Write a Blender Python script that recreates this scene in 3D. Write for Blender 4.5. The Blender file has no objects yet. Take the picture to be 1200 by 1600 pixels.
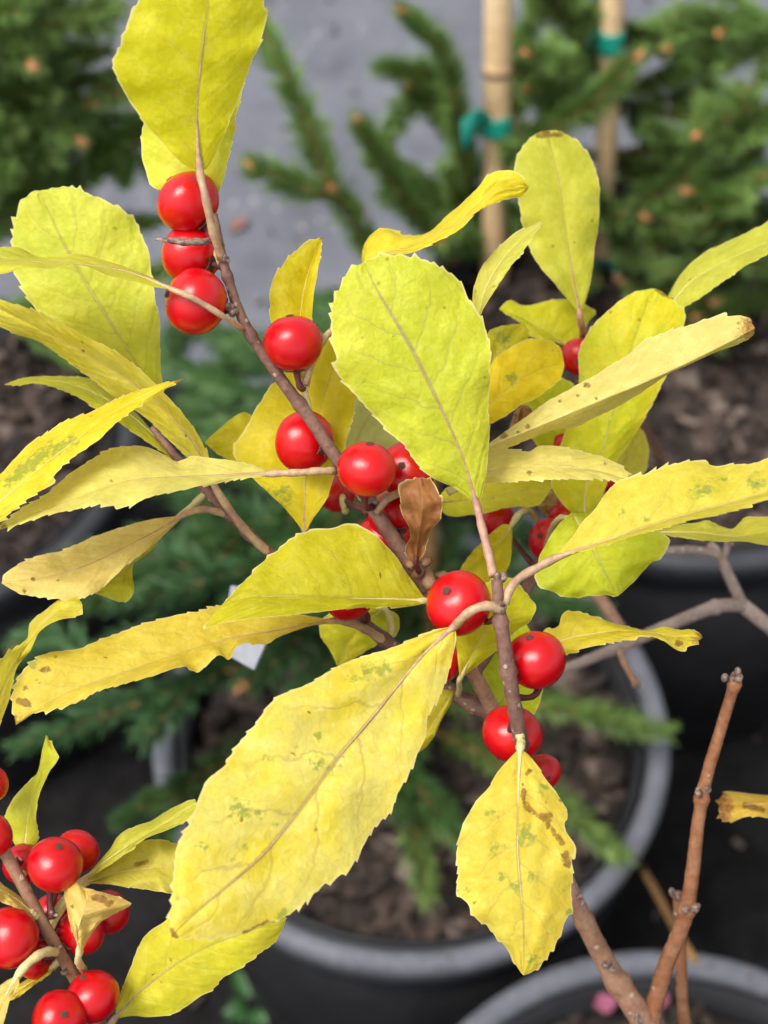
import bpy, math, random
import numpy as np
from mathutils import Vector

# ------------------------------------------------------------------ camera, sky, sun, exposure
scene = bpy.context.scene
COL = scene.collection
CAM = np.array((0.0, 0.0, 0.92))
PITCH = math.radians(50.0)
FPX = 2311.0                                        # focal length in pixels of the 1200 x 1600 photograph
FWD = np.array((0.0, math.cos(PITCH), -math.sin(PITCH)))
UPV = np.array((0.0, math.sin(PITCH), math.cos(PITCH)))
RGT = np.array((1.0, 0.0, 0.0))

cam = bpy.data.cameras.new('camera')
cam.sensor_fit = 'VERTICAL'
cam.sensor_height = 36.0
cam.sensor_width = 36.0
cam.lens = 36.0 * FPX / 1600.0
cam.clip_start = 0.005
cam.clip_end = 200.0
cam.dof.use_dof = True
cam.dof.focus_distance = 0.203
cam.dof.aperture_fstop = cam.lens / 2.1             # 2.1 mm wide aperture
cam.dof.aperture_blades = 0
cam_ob = bpy.data.objects.new('camera', cam)
COL.objects.link(cam_ob)
cam_ob.location = CAM
cam_ob.rotation_euler = (math.pi / 2 - PITCH, 0, 0)
scene.camera = cam_ob

SUN_EL, SUN_AZ = math.radians(62), math.radians(-115)   # azimuth measured from +Y towards +X
world = bpy.data.worlds.new('World')
scene.world = world
world.use_nodes = True
wn = world.node_tree
sky = wn.nodes.new('ShaderNodeTexSky')
sky.sky_type = 'NISHITA'
sky.sun_disc = False
sky.sun_elevation = SUN_EL
sky.sun_rotation = SUN_AZ
sky.air_density = 1.0
sky.dust_density = 3.0
hs = wn.nodes.new('ShaderNodeHueSaturation')         # an overcast sky is nearly grey
hs.inputs['Saturation'].default_value = 0.22
wn.links.new(sky.outputs[0], hs.inputs['Color'])
bg = wn.nodes['Background']
wn.links.new(hs.outputs[0], bg.inputs['Color'])
bg.inputs['Strength'].default_value = 0.122

sun = bpy.data.lights.new('sun', 'SUN')
sun.energy = 1.5
sun.angle = math.radians(24)
sun.color = (1.0, 0.965, 0.90)
sun_ob = bpy.data.objects.new('sun', sun)
COL.objects.link(sun_ob)
sdir = Vector((math.sin(SUN_AZ) * math.cos(SUN_EL), math.cos(SUN_AZ) * math.cos(SUN_EL), math.sin(SUN_EL)))
sun_ob.rotation_euler = (-sdir).to_track_quat('-Z', 'Y').to_euler()
sun_ob.location = (0, 0, 3)

vs = scene.view_settings
vs.view_transform = 'Standard'
vs.look = 'None'
vs.exposure = 1.0
vs.gamma = 1.0
vs.use_curve_mapping = False
scene.render.engine = 'CYCLES'
scene.cycles.use_denoising = True
scene.cycles.use_adaptive_sampling = True
scene.cycles.adaptive_threshold = 0.03
scene.cycles.max_bounces = 6
scene.cycles.diffuse_bounces = 3
scene.cycles.glossy_bounces = 2
scene.cycles.transmission_bounces = 4
scene.cycles.sample_clamp_indirect = 4.0

# ------------------------------------------------------------------ helpers
R = random.Random(11)
NPR = np.random.RandomState(5)


def W(x, y, d):
    """photograph pixel + distance along the optical axis -> point in the place"""
    return CAM + d * (FWD + (x - 600.0) / FPX * RGT - (y - 800.0) / FPX * UPV)


def Wz(x, y, z):
    """where the ray of a pixel meets the level z"""
    v = FWD + (x - 600.0) / FPX * RGT - (y - 800.0) / FPX * UPV
    return CAM + v * ((z - CAM[2]) / v[2])


def lin(c):
    return tuple(((v / 255.0) / 12.92 if v / 255.0 <= 0.04045 else ((v / 255.0 + 0.055) / 1.055) ** 2.4) for v in c)


def mesh_ob(name, verts, faces, mat, parent=None, origin=None, smooth=True, kind=None, matidx=None):
    verts = np.asarray(verts, dtype=float)
    if origin is None:
        origin = verts.mean(axis=0)
    origin = np.asarray(origin, dtype=float)
    me = bpy.data.meshes.new(name)
    me.from_pydata((verts - origin).tolist(), [], faces)
    if smooth:
        me.polygons.foreach_set('use_smooth', [True] * len(me.polygons))
    if mat is not None:
        for m in (mat if isinstance(mat, (list, tuple)) else [mat]):
            me.materials.append(m)
    me.update()
    ob = bpy.data.objects.new(name, me)
    COL.objects.link(ob)
    put(ob, origin, parent)
    if kind:
        ob['kind'] = kind
    return ob


WORLD_LOC = {}


def put(ob, origin, parent):
    """place an object at a world origin (parents carry no rotation or scale)"""
    origin = np.asarray(origin, dtype=float)
    if parent is not None:
        ob.parent = parent
        ob.location = origin - WORLD_LOC[parent.name]
    else:
        ob.location = origin
    WORLD_LOC[ob.name] = origin


def thing(name, loc, label, cat, group=None):
    o = bpy.data.objects.new(name, None)
    o.empty_display_size = 0.02
    COL.objects.link(o)
    put(o, loc, None)
    tag(o, label, cat, group)
    return o


def tag(o, label, cat, group=None):
    o['label'] = label
    o['category'] = cat
    if group:
        o['group'] = group
    return o


def catmull(P, n):
    """n points along a centripetal-like spline through P, spaced by chord length"""
    P = np.asarray(P, dtype=float)
    if len(P) == 2:
        t = np.linspace(0, 1, n)[:, None]
        return P[0] * (1 - t) + P[1] * t
    Q = np.vstack([2 * P[0] - P[1], P, 2 * P[-1] - P[-2]])
    seg = []
    for i in range(1, len(Q) - 2):
        p0, p1, p2, p3 = Q[i - 1], Q[i], Q[i + 1], Q[i + 2]
        t = np.linspace(0, 1, 16, endpoint=False)[:, None]
        l12 = np.linalg.norm(p2 - p1) + 1e-9
        m1 = (p2 - p0) * l12 / (np.linalg.norm(p1 - p0) + l12 + 1e-9)
        m2 = (p3 - p1) * l12 / (np.linalg.norm(p3 - p2) + l12 + 1e-9)
        seg.append((2 * t**3 - 3 * t**2 + 1) * p1 + (t**3 - 2 * t**2 + t) * m1 + (-2 * t**3 + 3 * t**2) * p2 + (t**3 - t**2) * m2)
    S = np.vstack(seg + [Q[-2][None]])
    d = np.concatenate([[0], np.cumsum(np.linalg.norm(np.diff(S, axis=0), axis=1))])
    d /= d[-1]
    u = np.linspace(0, 1, n)
    return np.stack([np.interp(u, d, S[:, k]) for k in range(S.shape[1])], axis=1)


def tube_data(path, radii, seg=8, rough=0.0, cap=True, seed=0):
    """vertices and faces of a tube along a 3-D path"""
    path = np.asarray(path, dtype=float)
    n = len(path)
    radii = np.interp(np.linspace(0, 1, n), np.linspace(0, 1, len(radii)), radii)
    tan = np.gradient(path, axis=0)
    tan /= np.linalg.norm(tan, axis=1)[:, None] + 1e-12
    ref = np.array((0.31, 0.52, 0.79))
    if abs(np.dot(ref, tan[0])) > 0.9:
        ref = np.array((0.9, -0.4, 0.1))
    rs = np.random.RandomState(seed)
    verts, faces = [], []
    a = np.cross(tan[0], ref)
    a /= np.linalg.norm(a)
    ang = np.linspace(0, 2 * np.pi, seg, endpoint=False)
    for i in range(n):
        a = a - tan[i] * np.dot(a, tan[i])
        a /= np.linalg.norm(a) + 1e-12
        b = np.cross(tan[i], a)
        r = radii[i] * (1 + rough * rs.uniform(-1, 1, seg))
        verts.append(path[i] + (np.cos(ang) * r)[:, None] * a + (np.sin(ang) * r)[:, None] * b)
    for i in range(n - 1):
        for j in range(seg):
            k = (j + 1) % seg
            faces.append((i * seg + j, i * seg + k, (i + 1) * seg + k, (i + 1) * seg + j))
    V = np.vstack(verts)
    if cap:
        V = np.vstack([V, path[0][None], path[-1][None]])
        c0, c1 = n * seg, n * seg + 1
        for j in range(seg):
            k = (j + 1) % seg
            faces.append((c0, k, j))
            faces.append((c1, (n - 1) * seg + j, (n - 1) * seg + k))
    return V, faces


def join(parts):
    V, F, o = [], [], 0
    for v, f in parts:
        V.append(np.asarray(v))
        F += [tuple(i + o for i in q) for q in f]
        o += len(v)
    return np.vstack(V), F


def ellipsoid(c, ax, r_ax, r_side, nu=8, nv=6):
    """small closed ellipsoid along the unit axis ax"""
    ax = np.asarray(ax, dtype=float)
    ax = ax / np.linalg.norm(ax)
    p = np.cross(ax, (0.3, 0.5, 0.81))
    p /= np.linalg.norm(p)
    q = np.cross(ax, p)
    V, F = [], []
    for i in range(1, nv):
        th = math.pi * i / nv
        for j in range(nu):
            ph = 2 * math.pi * j / nu
            V.append(c + ax * math.cos(th) * r_ax + (p * math.cos(ph) + q * math.sin(ph)) * math.sin(th) * r_side)
    for i in range(nv - 2):
        for j in range(nu):
            k = (j + 1) % nu
            F.append((i * nu + j, (i + 1) * nu + j, (i + 1) * nu + k, i * nu + k))
    V += [c + ax * r_ax, c - ax * r_ax]
    t, b = len(V) - 2, len(V) - 1
    for j in range(nu):
        k = (j + 1) % nu
        F.append((t, j, k))
        F.append((b, (nv - 2) * nu + k, (nv - 2) * nu + j))
    return np.array(V), F


# ------------------------------------------------------------------ material helpers
class NT:
    def __init__(self, name):
        self.mat = bpy.data.materials.new(name)
        self.mat.use_nodes = True
        self.t = self.mat.node_tree
        self.t.nodes.clear()
        self.out = self.t.nodes.new('ShaderNodeOutputMaterial')

    def set(self, sock, v):
        if isinstance(v, bpy.types.NodeSocket):
            self.t.links.new(v, sock)
        elif v is not None:
            if hasattr(sock.default_value, '__len__') and not hasattr(v, '__len__'):
                v = (v,) * len(sock.default_value)
            if hasattr(v, '__len__') and len(v) == 3 and len(sock.default_value) == 4:
                v = (*v, 1.0)
            sock.default_value = v

    def n(self, typ, ins=None, out=0, **props):
        nd = self.t.nodes.new('ShaderNode' + typ)
        for k, v in props.items():
            setattr(nd, k, v)
        for k, v in (ins or {}).items():
            self.set(nd.inputs[k], v)
        return nd.outputs[out]

    def m(self, op, a, b=None, c=None, clamp=False):
        nd = self.t.nodes.new('ShaderNodeMath')
        nd.operation = op
        nd.use_clamp = clamp
        for i, v in enumerate((a, b, c)):
            if v is not None:
                self.set(nd.inputs[i], v)
        return nd.outputs[0]

    def mix(self, f, a, b, blend='MIX'):
        nd = self.t.nodes.new('ShaderNodeMix')
        nd.data_type = 'RGBA'
        nd.blend_type = blend
        self.set(nd.inputs[0], f)
        self.set(nd.inputs[6], a)
        self.set(nd.inputs[7], b)
        return nd.outputs[2]

    def ramp(self, v, lo, hi):
        """smoothstep"""
        nd = self.t.nodes.new('ShaderNodeMapRange')
        nd.interpolation_type = 'SMOOTHSTEP'
        self.set(nd.inputs[0], v)
        nd.inputs[1].default_value = lo
        nd.inputs[2].default_value = hi
        return nd.outputs[0]

    def noise(self, vec, scale, detail=2.0, rough=0.5, dist=0.0):
        return self.n('TexNoise', {'Vector': vec, 'Scale': scale, 'Detail': detail, 'Roughness': rough, 'Distortion': dist})

    def finish(self, shader):
        self.t.links.new(shader, self.out.inputs['Surface'])
        return self.mat


def simple_mat(name, ca, cb, scale, rough=0.6, bump=0.0, bdist=0.001, spec=0.4, speck=None, coord='Object', coat=0.0):
    """two-tone noisy material; sizes in metres (object coordinates)"""
    t = NT(name)
    co = t.n('TexCoord', out={'Generated': 0, 'Object': 3}[coord])
    a = t.noise(co, scale, 4.0, 0.6)
    col = t.mix(t.ramp(a, 0.35, 0.65), ca, cb)
    b = t.noise(co, scale * 5, 3.0, 0.6)
    col = t.mix(t.ramp(b, 0.3, 0.75), col, t.mix(0.5, col, tuple(v * 0.55 for v in ca)))
    if speck:
        vo = t.n('TexVoronoi', {'Vector': co, 'Scale': speck[1]}, out=0)
        col = t.mix(t.ramp(vo, speck[2], speck[2] * 0.5), col, speck[0])
    bs = {'Base Color': col, 'Roughness': rough, 'Specular IOR Level': spec, 'Coat Weight': coat}
    if bump:
        h = t.m('ADD', a, t.m('MULTIPLY', b, 0.5))
        bs['Normal'] = t.n('Bump', {'Strength': bump, 'Distance': bdist, 'Height': h})
    return t.finish(t.n('BsdfPrincipled', bs))


def leaf_mat(name, ca, cb, cback=None, vein=0.3, veincol=(0.35, 0.28, 0.08), nv=7.0, transl=0.36, tip=None,
             seed=0.0, speck=0.15, patch=120.0, pucker=1.0):
    """leaf blade: uv = (along, across); point attributes 'stain' and 'green' mark blemishes"""
    t = NT(name)
    uvn = t.n('UVMap', uv_map='UVMap')
    sx = t.t.nodes.new('ShaderNodeSeparateXYZ')
    t.set(sx.inputs[0], uvn)
    u = sx.outputs[0]
    v = t.m('MULTIPLY_ADD', sx.outputs[1], 2.0, -1.0)
    a = t.m('ABSOLUTE', v)
    ob = t.n('TexCoord', out=3)
    co = t.n('VectorMath', {0: ob, 1: (seed, seed * 0.7, seed * 1.3)}, operation='ADD')
    n_big = t.noise(co, patch, 2.0, 0.55)
    n_mid = t.noise(co, patch * 3.5, 2.0, 0.5)
    n_fine = t.noise(co, 1300.0, 1.0, 0.6)
    col = t.mix(t.ramp(n_big, 0.35, 0.65), ca, cb)
    col = t.mix(t.m('MULTIPLY', t.ramp(n_mid, 0.45, 0.75), 0.45), col, tuple(min(1.0, q * 1.25 + 0.02) for q in cb))
    n_mot = t.noise(co, 560.0, 2.0, 0.6)
    col = t.mix(t.m('MULTIPLY', t.ramp(n_mot, 0.48, 0.70), 0.5), col, tuple(min(1.0, q * 1.12 + 0.05) for q in ca))
    col = t.mix(t.m('MULTIPLY', t.ramp(n_mot, 0.46, 0.26), 0.24), col, tuple(q * m_ for q, m_ in zip(cb, (0.72, 0.72, 0.5))))
    col = t.mix(t.m('MULTIPLY', t.ramp(n_fine, 0.45, 0.8), 0.16), col, tuple(q * 0.7 for q in ca))
    # side veins
    side = t.m('GREATER_THAN', v, 0.0)
    w = t.m('SUBTRACT', u, t.m('MULTIPLY', t.m('POWER', a, 1.25), 0.2))
    ph = t.m('ADD', t.m('MULTIPLY', w, nv), t.m('MULTIPLY', side, 0.43))
    ph = t.m('ADD', ph, t.m('MULTIPLY', t.m('SUBTRACT', n_mid, 0.5), 0.45))
    fr = t.m('ABSOLUTE', t.m('SUBTRACT', t.m('FRACT', ph), 0.5))
    fade = t.ramp(a, 0.95, 0.45)
    vn = t.m('MULTIPLY', t.ramp(fr, 0.055, 0.008), t.m('MULTIPLY_ADD', fade, 0.8, 0.2))
    # fine net of veins
    vor = t.n('TexVoronoi', {'Vector': co, 'Scale': 620.0, 'Randomness': 1.0}, feature='DISTANCE_TO_EDGE')
    net = t.ramp(vor, 0.10, 0.0)
    vline = t.m('MAXIMUM', vn, t.m('MULTIPLY', net, 0.24))
    col = t.mix(t.m('MULTIPLY', vline, vein), col, veincol)
    mid = t.ramp(a, 0.05, 0.012)
    col = t.mix(t.m('MULTIPLY', mid, min(1.0, vein * 1.6)), col, veincol)
    # pale margin
    col = t.mix(t.m('MULTIPLY', t.ramp(a, 0.965, 1.0), 0.7), col, (0.85, 0.74, 0.36))
    if cback is not None:
        bf = t.n('NewGeometry', out=6)
        col = t.mix(bf, col, cback)
    # blemishes
    g = t.n('Attribute', out=2, attribute_name='green')
    g_n = t.noise(co, 1100.0, 2.0, 0.7)
    gn = t.ramp(t.m('ADD', g, t.m('MULTIPLY', t.m('SUBTRACT', g_n, 0.5), 2.6)), 0.30, 0.95)
    col = t.mix(t.m('MULTIPLY', t.m('MULTIPLY', gn, t.ramp(g, 0.0, 0.35)), 0.75), col, (0.24, 0.31, 0.05))
    s = t.n('Attribute', out=2, attribute_name='stain')
    s_n = t.noise(co, 1250.0, 3.0, 0.7)
    sn = t.m('ADD', s, t.m('MULTIPLY', t.m('SUBTRACT', s_n, 0.5), 1.1))
    sm = t.m('MULTIPLY', t.ramp(sn, 0.36, 0.66), t.ramp(s, 0.0, 0.2))
    col = t.mix(t.m('MULTIPLY', sm, 0.82), col, t.mix(t.ramp(n_fine, 0.35, 0.65), (0.16, 0.06, 0.018), (0.33, 0.16, 0.035)))
    if speck:
        dv = t.n('TexVoronoi', {'Vector': co, 'Scale': 260.0, 'Randomness': 1.0}, out=0)
        dk = t.m('MULTIPLY', t.ramp(dv, 0.10, 0.05), t.ramp(n_big, 0.5, 0.56))
        col = t.mix(t.m('MULTIPLY', dk, min(1.0, speck * 4.5)), col, (0.20, 0.09, 0.02))
    if tip:
        tn = t.m('ADD', u, t.m('MULTIPLY', t.m('SUBTRACT', s_n, 0.5), 0.16))
        tn = t.m('ADD', tn, t.m('MULTIPLY', t.m('SUBTRACT', n_big, 0.5), 0.12))
        col = t.mix(t.m('MULTIPLY', t.ramp(tn, tip, tip + 0.05), 0.92), col, t.mix(t.ramp(n_fine, 0.35, 0.65), (0.22, 0.075, 0.02), (0.40, 0.20, 0.05)))
    # relief: veins sunk, blade puffed between them
    puff = t.m('SUBTRACT', 1.0, t.ramp(fr, 0.25, 0.0))
    h = t.m('MULTIPLY', puff, 0.16 * pucker)
    h = t.m('ADD', h, t.m('MULTIPLY', n_mid, 0.45 * pucker))
    h = t.m('ADD', h, t.m('MULTIPLY', n_mot, 0.5 * pucker))
    h = t.m('SUBTRACT', h, t.m('MULTIPLY', net, 0.035))
    h = t.m('ADD', h, t.m('MULTIPLY', n_fine, 0.10))
    bump = t.n('Bump', {'Strength': 0.55, 'Distance': 0.00065, 'Height': h})
    p = t.n('BsdfPrincipled', {'Base Color': col, 'Roughness': 0.5, 'Specular IOR Level': 0.22, 'Normal': bump})
    tr = t.n('BsdfTranslucent', {'Color': t.mix(0.25, col, (0.75, 0.65, 0.02)), 'Normal': bump})
    mx = t.t.nodes.new('ShaderNodeMixShader')
    mx.inputs[0].default_value = min(0.6, transl + 0.06)
    t.t.links.new(p, mx.inputs[1])
    t.t.links.new(tr, mx.inputs[2])
    return t.finish(mx.outputs[0])


# ------------------------------------------------------------------ materials
def ground_mat():
    t = NT('woven_weed_mat')
    co = t.n('TexCoord', out=3)
    wv = t.n('TexWave', {'Vector': co, 'Scale': 90.0, 'Distortion': 0.6}, wave_type='BANDS', bands_direction='X')
    wv2 = t.n('TexWave', {'Vector': co, 'Scale': 90.0, 'Distortion': 0.6}, wave_type='BANDS', bands_direction='Y')
    wvs = t.m('MULTIPLY', t.n('Math', {0: wv, 1: 1.0}, operation='MULTIPLY'), wv2)
    big = t.noise(co, 7.0, 4.0, 0.6)
    dust = t.noise(co, 45.0, 5.0, 0.65)
    col = t.mix(t.ramp(big, 0.3, 0.7), (0.105, 0.110, 0.132), (0.150, 0.155, 0.18))
    col = t.mix(t.m('MULTIPLY', t.ramp(dust, 0.52, 0.74), 0.4), col, (0.28, 0.275, 0.28))
    col = t.mix(t.m('MULTIPLY', t.ramp(t.noise(co, 16.0, 4.0), 0.52, 0.68), 0.4), col, (0.06, 0.06, 0.065))
    col = t.mix(t.m('MULTIPLY', wvs, 0.25), col, (0.07, 0.07, 0.08))
    vo = t.n('TexVoronoi', {'Vector': co, 'Scale': 38.0}, out=0)
    col = t.mix(t.m('MULTIPLY', t.ramp(vo, 0.12, 0.05), 0.8), col, (0.50, 0.48, 0.45))
    bump = t.n('Bump', {'Strength': 0.5, 'Distance': 0.002, 'Height': t.m('ADD', t.m('MULTIPLY', wvs, 0.4), dust)})
    return t.finish(t.n('BsdfPrincipled', {'Base Color': col, 'Roughness': 0.6, 'Specular IOR Level': 0.4, 'Normal': bump}))


def bark_mat(name, ca, cb, lent=(0.42, 0.34, 0.26), lsc=520.0, rough=0.6):
    t = NT(name)
    co = t.n('TexCoord', out=3)
    a = t.noise(co, 260.0, 5.0, 0.65)
    b = t.noise(co, 1300.0, 4.0, 0.6)
    col = t.mix(t.ramp(a, 0.35, 0.65), ca, cb)
    col = t.mix(t.m('MULTIPLY', t.ramp(b, 0.45, 0.75), 0.5), col, tuple(q * 0.45 for q in ca))
    vo = t.n('TexVoronoi', {'Vector': co, 'Scale': lsc}, out=0)
    l = t.ramp(vo, 0.20, 0.12)
    col = t.mix(t.m('MULTIPLY', l, 0.7), col, lent)
    h = t.m('ADD', t.m('ADD', a, t.m('MULTIPLY', b, 0.4)), t.m('MULTIPLY', l, 0.5))
    bump = t.n('Bump', {'Strength': 0.7, 'Distance': 0.0004, 'Height': h})
    return t.finish(t.n('BsdfPrincipled', {'Base Color': col, 'Roughness': rough, 'Specular IOR Level': 0.35, 'Normal': bump}))


def berry_mat():
    t = NT('berry_skin')
    co = t.n('TexCoord', out=3)
    oi = t.n('ObjectInfo', out=5)
    cc = t.n('VectorMath', {0: co, 1: t.n('CombineXYZ', {0: oi, 1: t.m('MULTIPLY', oi, 3.1), 2: oi})}, operation='ADD')
    a = t.noise(cc, 160.0, 3.0)
    col = t.mix(t.ramp(a, 0.35, 0.7), t.mix(oi, (0.43, 0.0, 0.004), (0.52, 0.001, 0.004)), t.mix(oi, (0.52, 0.001, 0.006), (0.58, 0.004, 0.005)))
    vo = t.n('TexVoronoi', {'Vector': cc, 'Scale': 230.0}, out=0)
    sp = t.m('MULTIPLY', t.ramp(vo, 0.085, 0.05), t.ramp(t.noise(cc, 90.0), 0.48, 0.56))
    col = t.mix(t.m('MULTIPLY', sp, 0.75), col, (0.75, 0.45, 0.35))
    rg = t.m('MULTIPLY_ADD', t.noise(cc, 500.0, 3.0), 0.12, 0.13)
    bump = t.n('Bump', {'Strength': 0.12, 'Distance': 0.0003, 'Height': t.noise(cc, 700.0, 3.0)})
    return t.finish(t.n('BsdfPrincipled', {'Base Color': col, 'Roughness': rg, 'Coat Weight': 0.2, 'Coat Roughness': 0.08, 'Specular IOR Level': 0.4, 'Normal': bump}))


def needle_mat(name, ca, cb, cc):
    t = NT(name)
    co = t.n('TexCoord', out=3)
    a = t.noise(co, 25.0, 3.0)
    b = t.noise(co, 160.0, 3.0)
    col = t.mix(t.ramp(a, 0.35, 0.65), ca, cb)
    col = t.mix(t.m('MULTIPLY', t.ramp(b, 0.45, 0.7), 0.6), col, cc)
    p = t.n('BsdfPrincipled', {'Base Color': col, 'Roughness': 0.5, 'Specular IOR Level': 0.25})
    return t.finish(p)


M_GROUND = ground_mat()
M_STEM = bark_mat('purple_brown_bark', lin((104, 72, 62)), lin((132, 98, 84)))
M_STEM_THICK = bark_mat('tan_brown_bark', lin((144, 104, 80)), lin((164, 126, 100)), lent=(0.55, 0.42, 0.32), lsc=380.0)
M_ORANGE = bark_mat('orange_brown_bark', lin((138, 88, 56)), lin((156, 112, 82)), lent=(0.50, 0.38, 0.28), lsc=330.0, rough=0.45)
M_GREYBARK = bark_mat('grey_bark', lin((136, 118, 106)), lin((160, 142, 130)), lent=(0.5, 0.45, 0.4), lsc=420.0)
M_GNARL = bark_mat('rough_old_bark', lin((120, 86, 62)), lin((150, 116, 84)), lent=(0.3, 0.2, 0.12), lsc=600.0)
M_PET = simple_mat('petiole_skin', lin((172, 134, 108)), lin((196, 168, 126)), 300.0, 0.5, 0.3, 0.0003)
M_PET_Y = simple_mat('petiole_skin_yellow', lin((206, 190, 130)), lin((212, 196, 140)), 300.0, 0.5, 0.3, 0.0003)
M_PET_P = simple_mat('petiole_skin_pink', lin((168, 120, 104)), lin((190, 150, 124)), 300.0, 0.5, 0.3, 0.0003)
M_BUD = simple_mat('grey_bud_scales', lin((96, 70, 60)), lin((168, 146, 130)), 1500.0, 0.6, 0.6, 0.0003)
M_BERRY = berry_mat()
M_STALK = simple_mat('berry_stalk_skin', lin((82, 30, 34)), lin((110, 52, 50)), 600.0, 0.5, 0.3, 0.0003)
M_CALYX = simple_mat('dry_calyx', lin((70, 40, 36)), lin((120, 92, 78)), 900.0, 0.7, 0.5, 0.0003)
M_SCAR = simple_mat('berry_scar', lin((84, 46, 40)), lin((124, 90, 76)), 2500.0, 0.8, 0.6, 0.0003)
M_POT = simple_mat('black_pot_plastic', (0.012, 0.012, 0.0135), (0.018, 0.018, 0.020), 25.0, 0.5, 0.2, 0.001, spec=0.25)
M_RIM = simple_mat('sky_sheen_dirty_rim_plastic', (0.110, 0.114, 0.132), (0.138, 0.142, 0.162), 55.0, 0.6, 0.4, 0.001, spec=0.3, speck=((0.045, 0.036, 0.03), 120.0, 0.22))  # grey base paints the sky's sheen on black plastic; specks are dirt
M_RIM_D = simple_mat('clean_pot_rim_plastic', (0.030, 0.031, 0.037), (0.042, 0.043, 0.050), 30.0, 0.42, 0.15, 0.001, spec=0.5)
M_SOIL = simple_mat('dark_potting_soil', (0.014, 0.010, 0.008), (0.032, 0.023, 0.018), 60.0, 0.9, 1.0, 0.006)
M_CHIP = [simple_mat('bark_chip_%s' % n, a, b, 90.0, 0.85, 0.6, 0.002) for n, a, b in (
    ('dark', (0.022, 0.015, 0.012), (0.046, 0.032, 0.025)), ('brown', (0.050, 0.033, 0.025), (0.092, 0.062, 0.047)), ('pale', (0.13, 0.095, 0.075), (0.22, 0.165, 0.135)))]
M_NEEDLE = needle_mat('spruce_needle_green', lin((86, 118, 54)), lin((116, 146, 74)), lin((150, 172, 102)))
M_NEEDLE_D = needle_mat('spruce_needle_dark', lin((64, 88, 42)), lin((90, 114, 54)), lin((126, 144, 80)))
M_NEEDLE_C = needle_mat('spruce_needle_deep_green', lin((46, 74, 38)), lin((62, 94, 46)), lin((92, 118, 64)))
M_NEEDLE_B = needle_mat('spruce_needle_bluish', lin((46, 74, 42)), lin((62, 96, 54)), lin((92, 122, 76)))
M_TWIG = simple_mat('spruce_twig_bark', lin((120, 92, 52)), lin((150, 116, 70)), 120.0, 0.7, 0.4, 0.001)
M_SBUD = simple_mat('spruce_bud_scales', lin((190, 116, 72)), lin((214, 150, 104)), 200.0, 0.6, 0.4, 0.001)
M_CANE = simple_mat('bamboo_cane', lin((226, 190, 142)), lin((238, 206, 162)), 30.0, 0.42, 0.15, 0.001, spec=0.5)
M_CANE_N = simple_mat('bamboo_node', lin((104, 70, 50)), lin((140, 100, 72)), 90.0, 0.5, 0.2, 0.001)
M_TAPE = simple_mat('green_tie_tape', lin((8, 140, 122)), lin((30, 168, 146)), 40.0, 0.3, 0.3, 0.002, spec=0.6)
M_TAG = simple_mat('white_tag_plastic', lin((158, 162, 172)), lin((170, 173, 182)), 40.0, 0.4, 0.05, 0.001)
M_DEAD = simple_mat('dead_leaf_brown', lin((136, 96, 84)), lin((160, 122, 104)), 60.0, 0.8, 0.5, 0.002)
M_PINK = simple_mat('pink_petal', lin((140, 70, 96)), lin((158, 90, 112)), 90.0, 0.6, 0.2, 0.001)
M_WEED = simple_mat('weed_green', lin((34, 74, 30)), lin((54, 98, 42)), 60.0, 0.5, 0.2, 0.001)
M_STRAW = simple_mat('dry_straw', lin((120, 86, 44)), lin((140, 104, 56)), 80.0, 0.7, 0.3, 0.001)

# ------------------------------------------------------------------ the setting
g = mesh_ob('ground', [(-40, -40, 0), (40, -40, 0), (40, 40, 0), (-40, 40, 0)], [(0, 1, 2, 3)], M_GROUND, origin=(0, 0, 0), smooth=False)
g['kind'] = 'structure'


shade_sheet = mesh_ob('painted_shade_ground', [(-3, -2.0, 0.004), (3, -2.0, 0.004), (3, 0.86, 0.004), (1.2, 0.90, 0.004), (0.3, 0.88, 0.004), (-0.4, 0.93, 0.004), (-3, 0.88, 0.004)], [(0, 1, 2, 3, 4, 5, 6)],  # shade between the pots, painted as a near-black sheet over the mat
              simple_mat('shade_black_matting', (0.007, 0.0065, 0.0065), (0.016, 0.015, 0.015), 40.0, 0.8, 0.6, 0.004, spec=0.12, speck=((0.06, 0.055, 0.05), 60.0, 0.08)), origin=(0, 0, 0), smooth=False)
shade_sheet['kind'] = 'structure'


def lathe(profile, center, seg=72, wob=0.0):
    V, F = [], []
    n = len(profile)
    for j in range(seg):
        a = 2 * math.pi * j / seg
        w = 1 + wob * math.sin(2 * a + 0.7)
        for r, z in profile:
            V.append((center[0] + r * w * math.cos(a), center[1] + r * w * math.sin(a), center[2] + z))
    for j in range(seg):
        k = (j + 1) % seg
        for i in range(n - 1):
            F.append((j * n + i, k * n + i, k * n + i + 1, j * n + i + 1))
    return np.array(V), F


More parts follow.
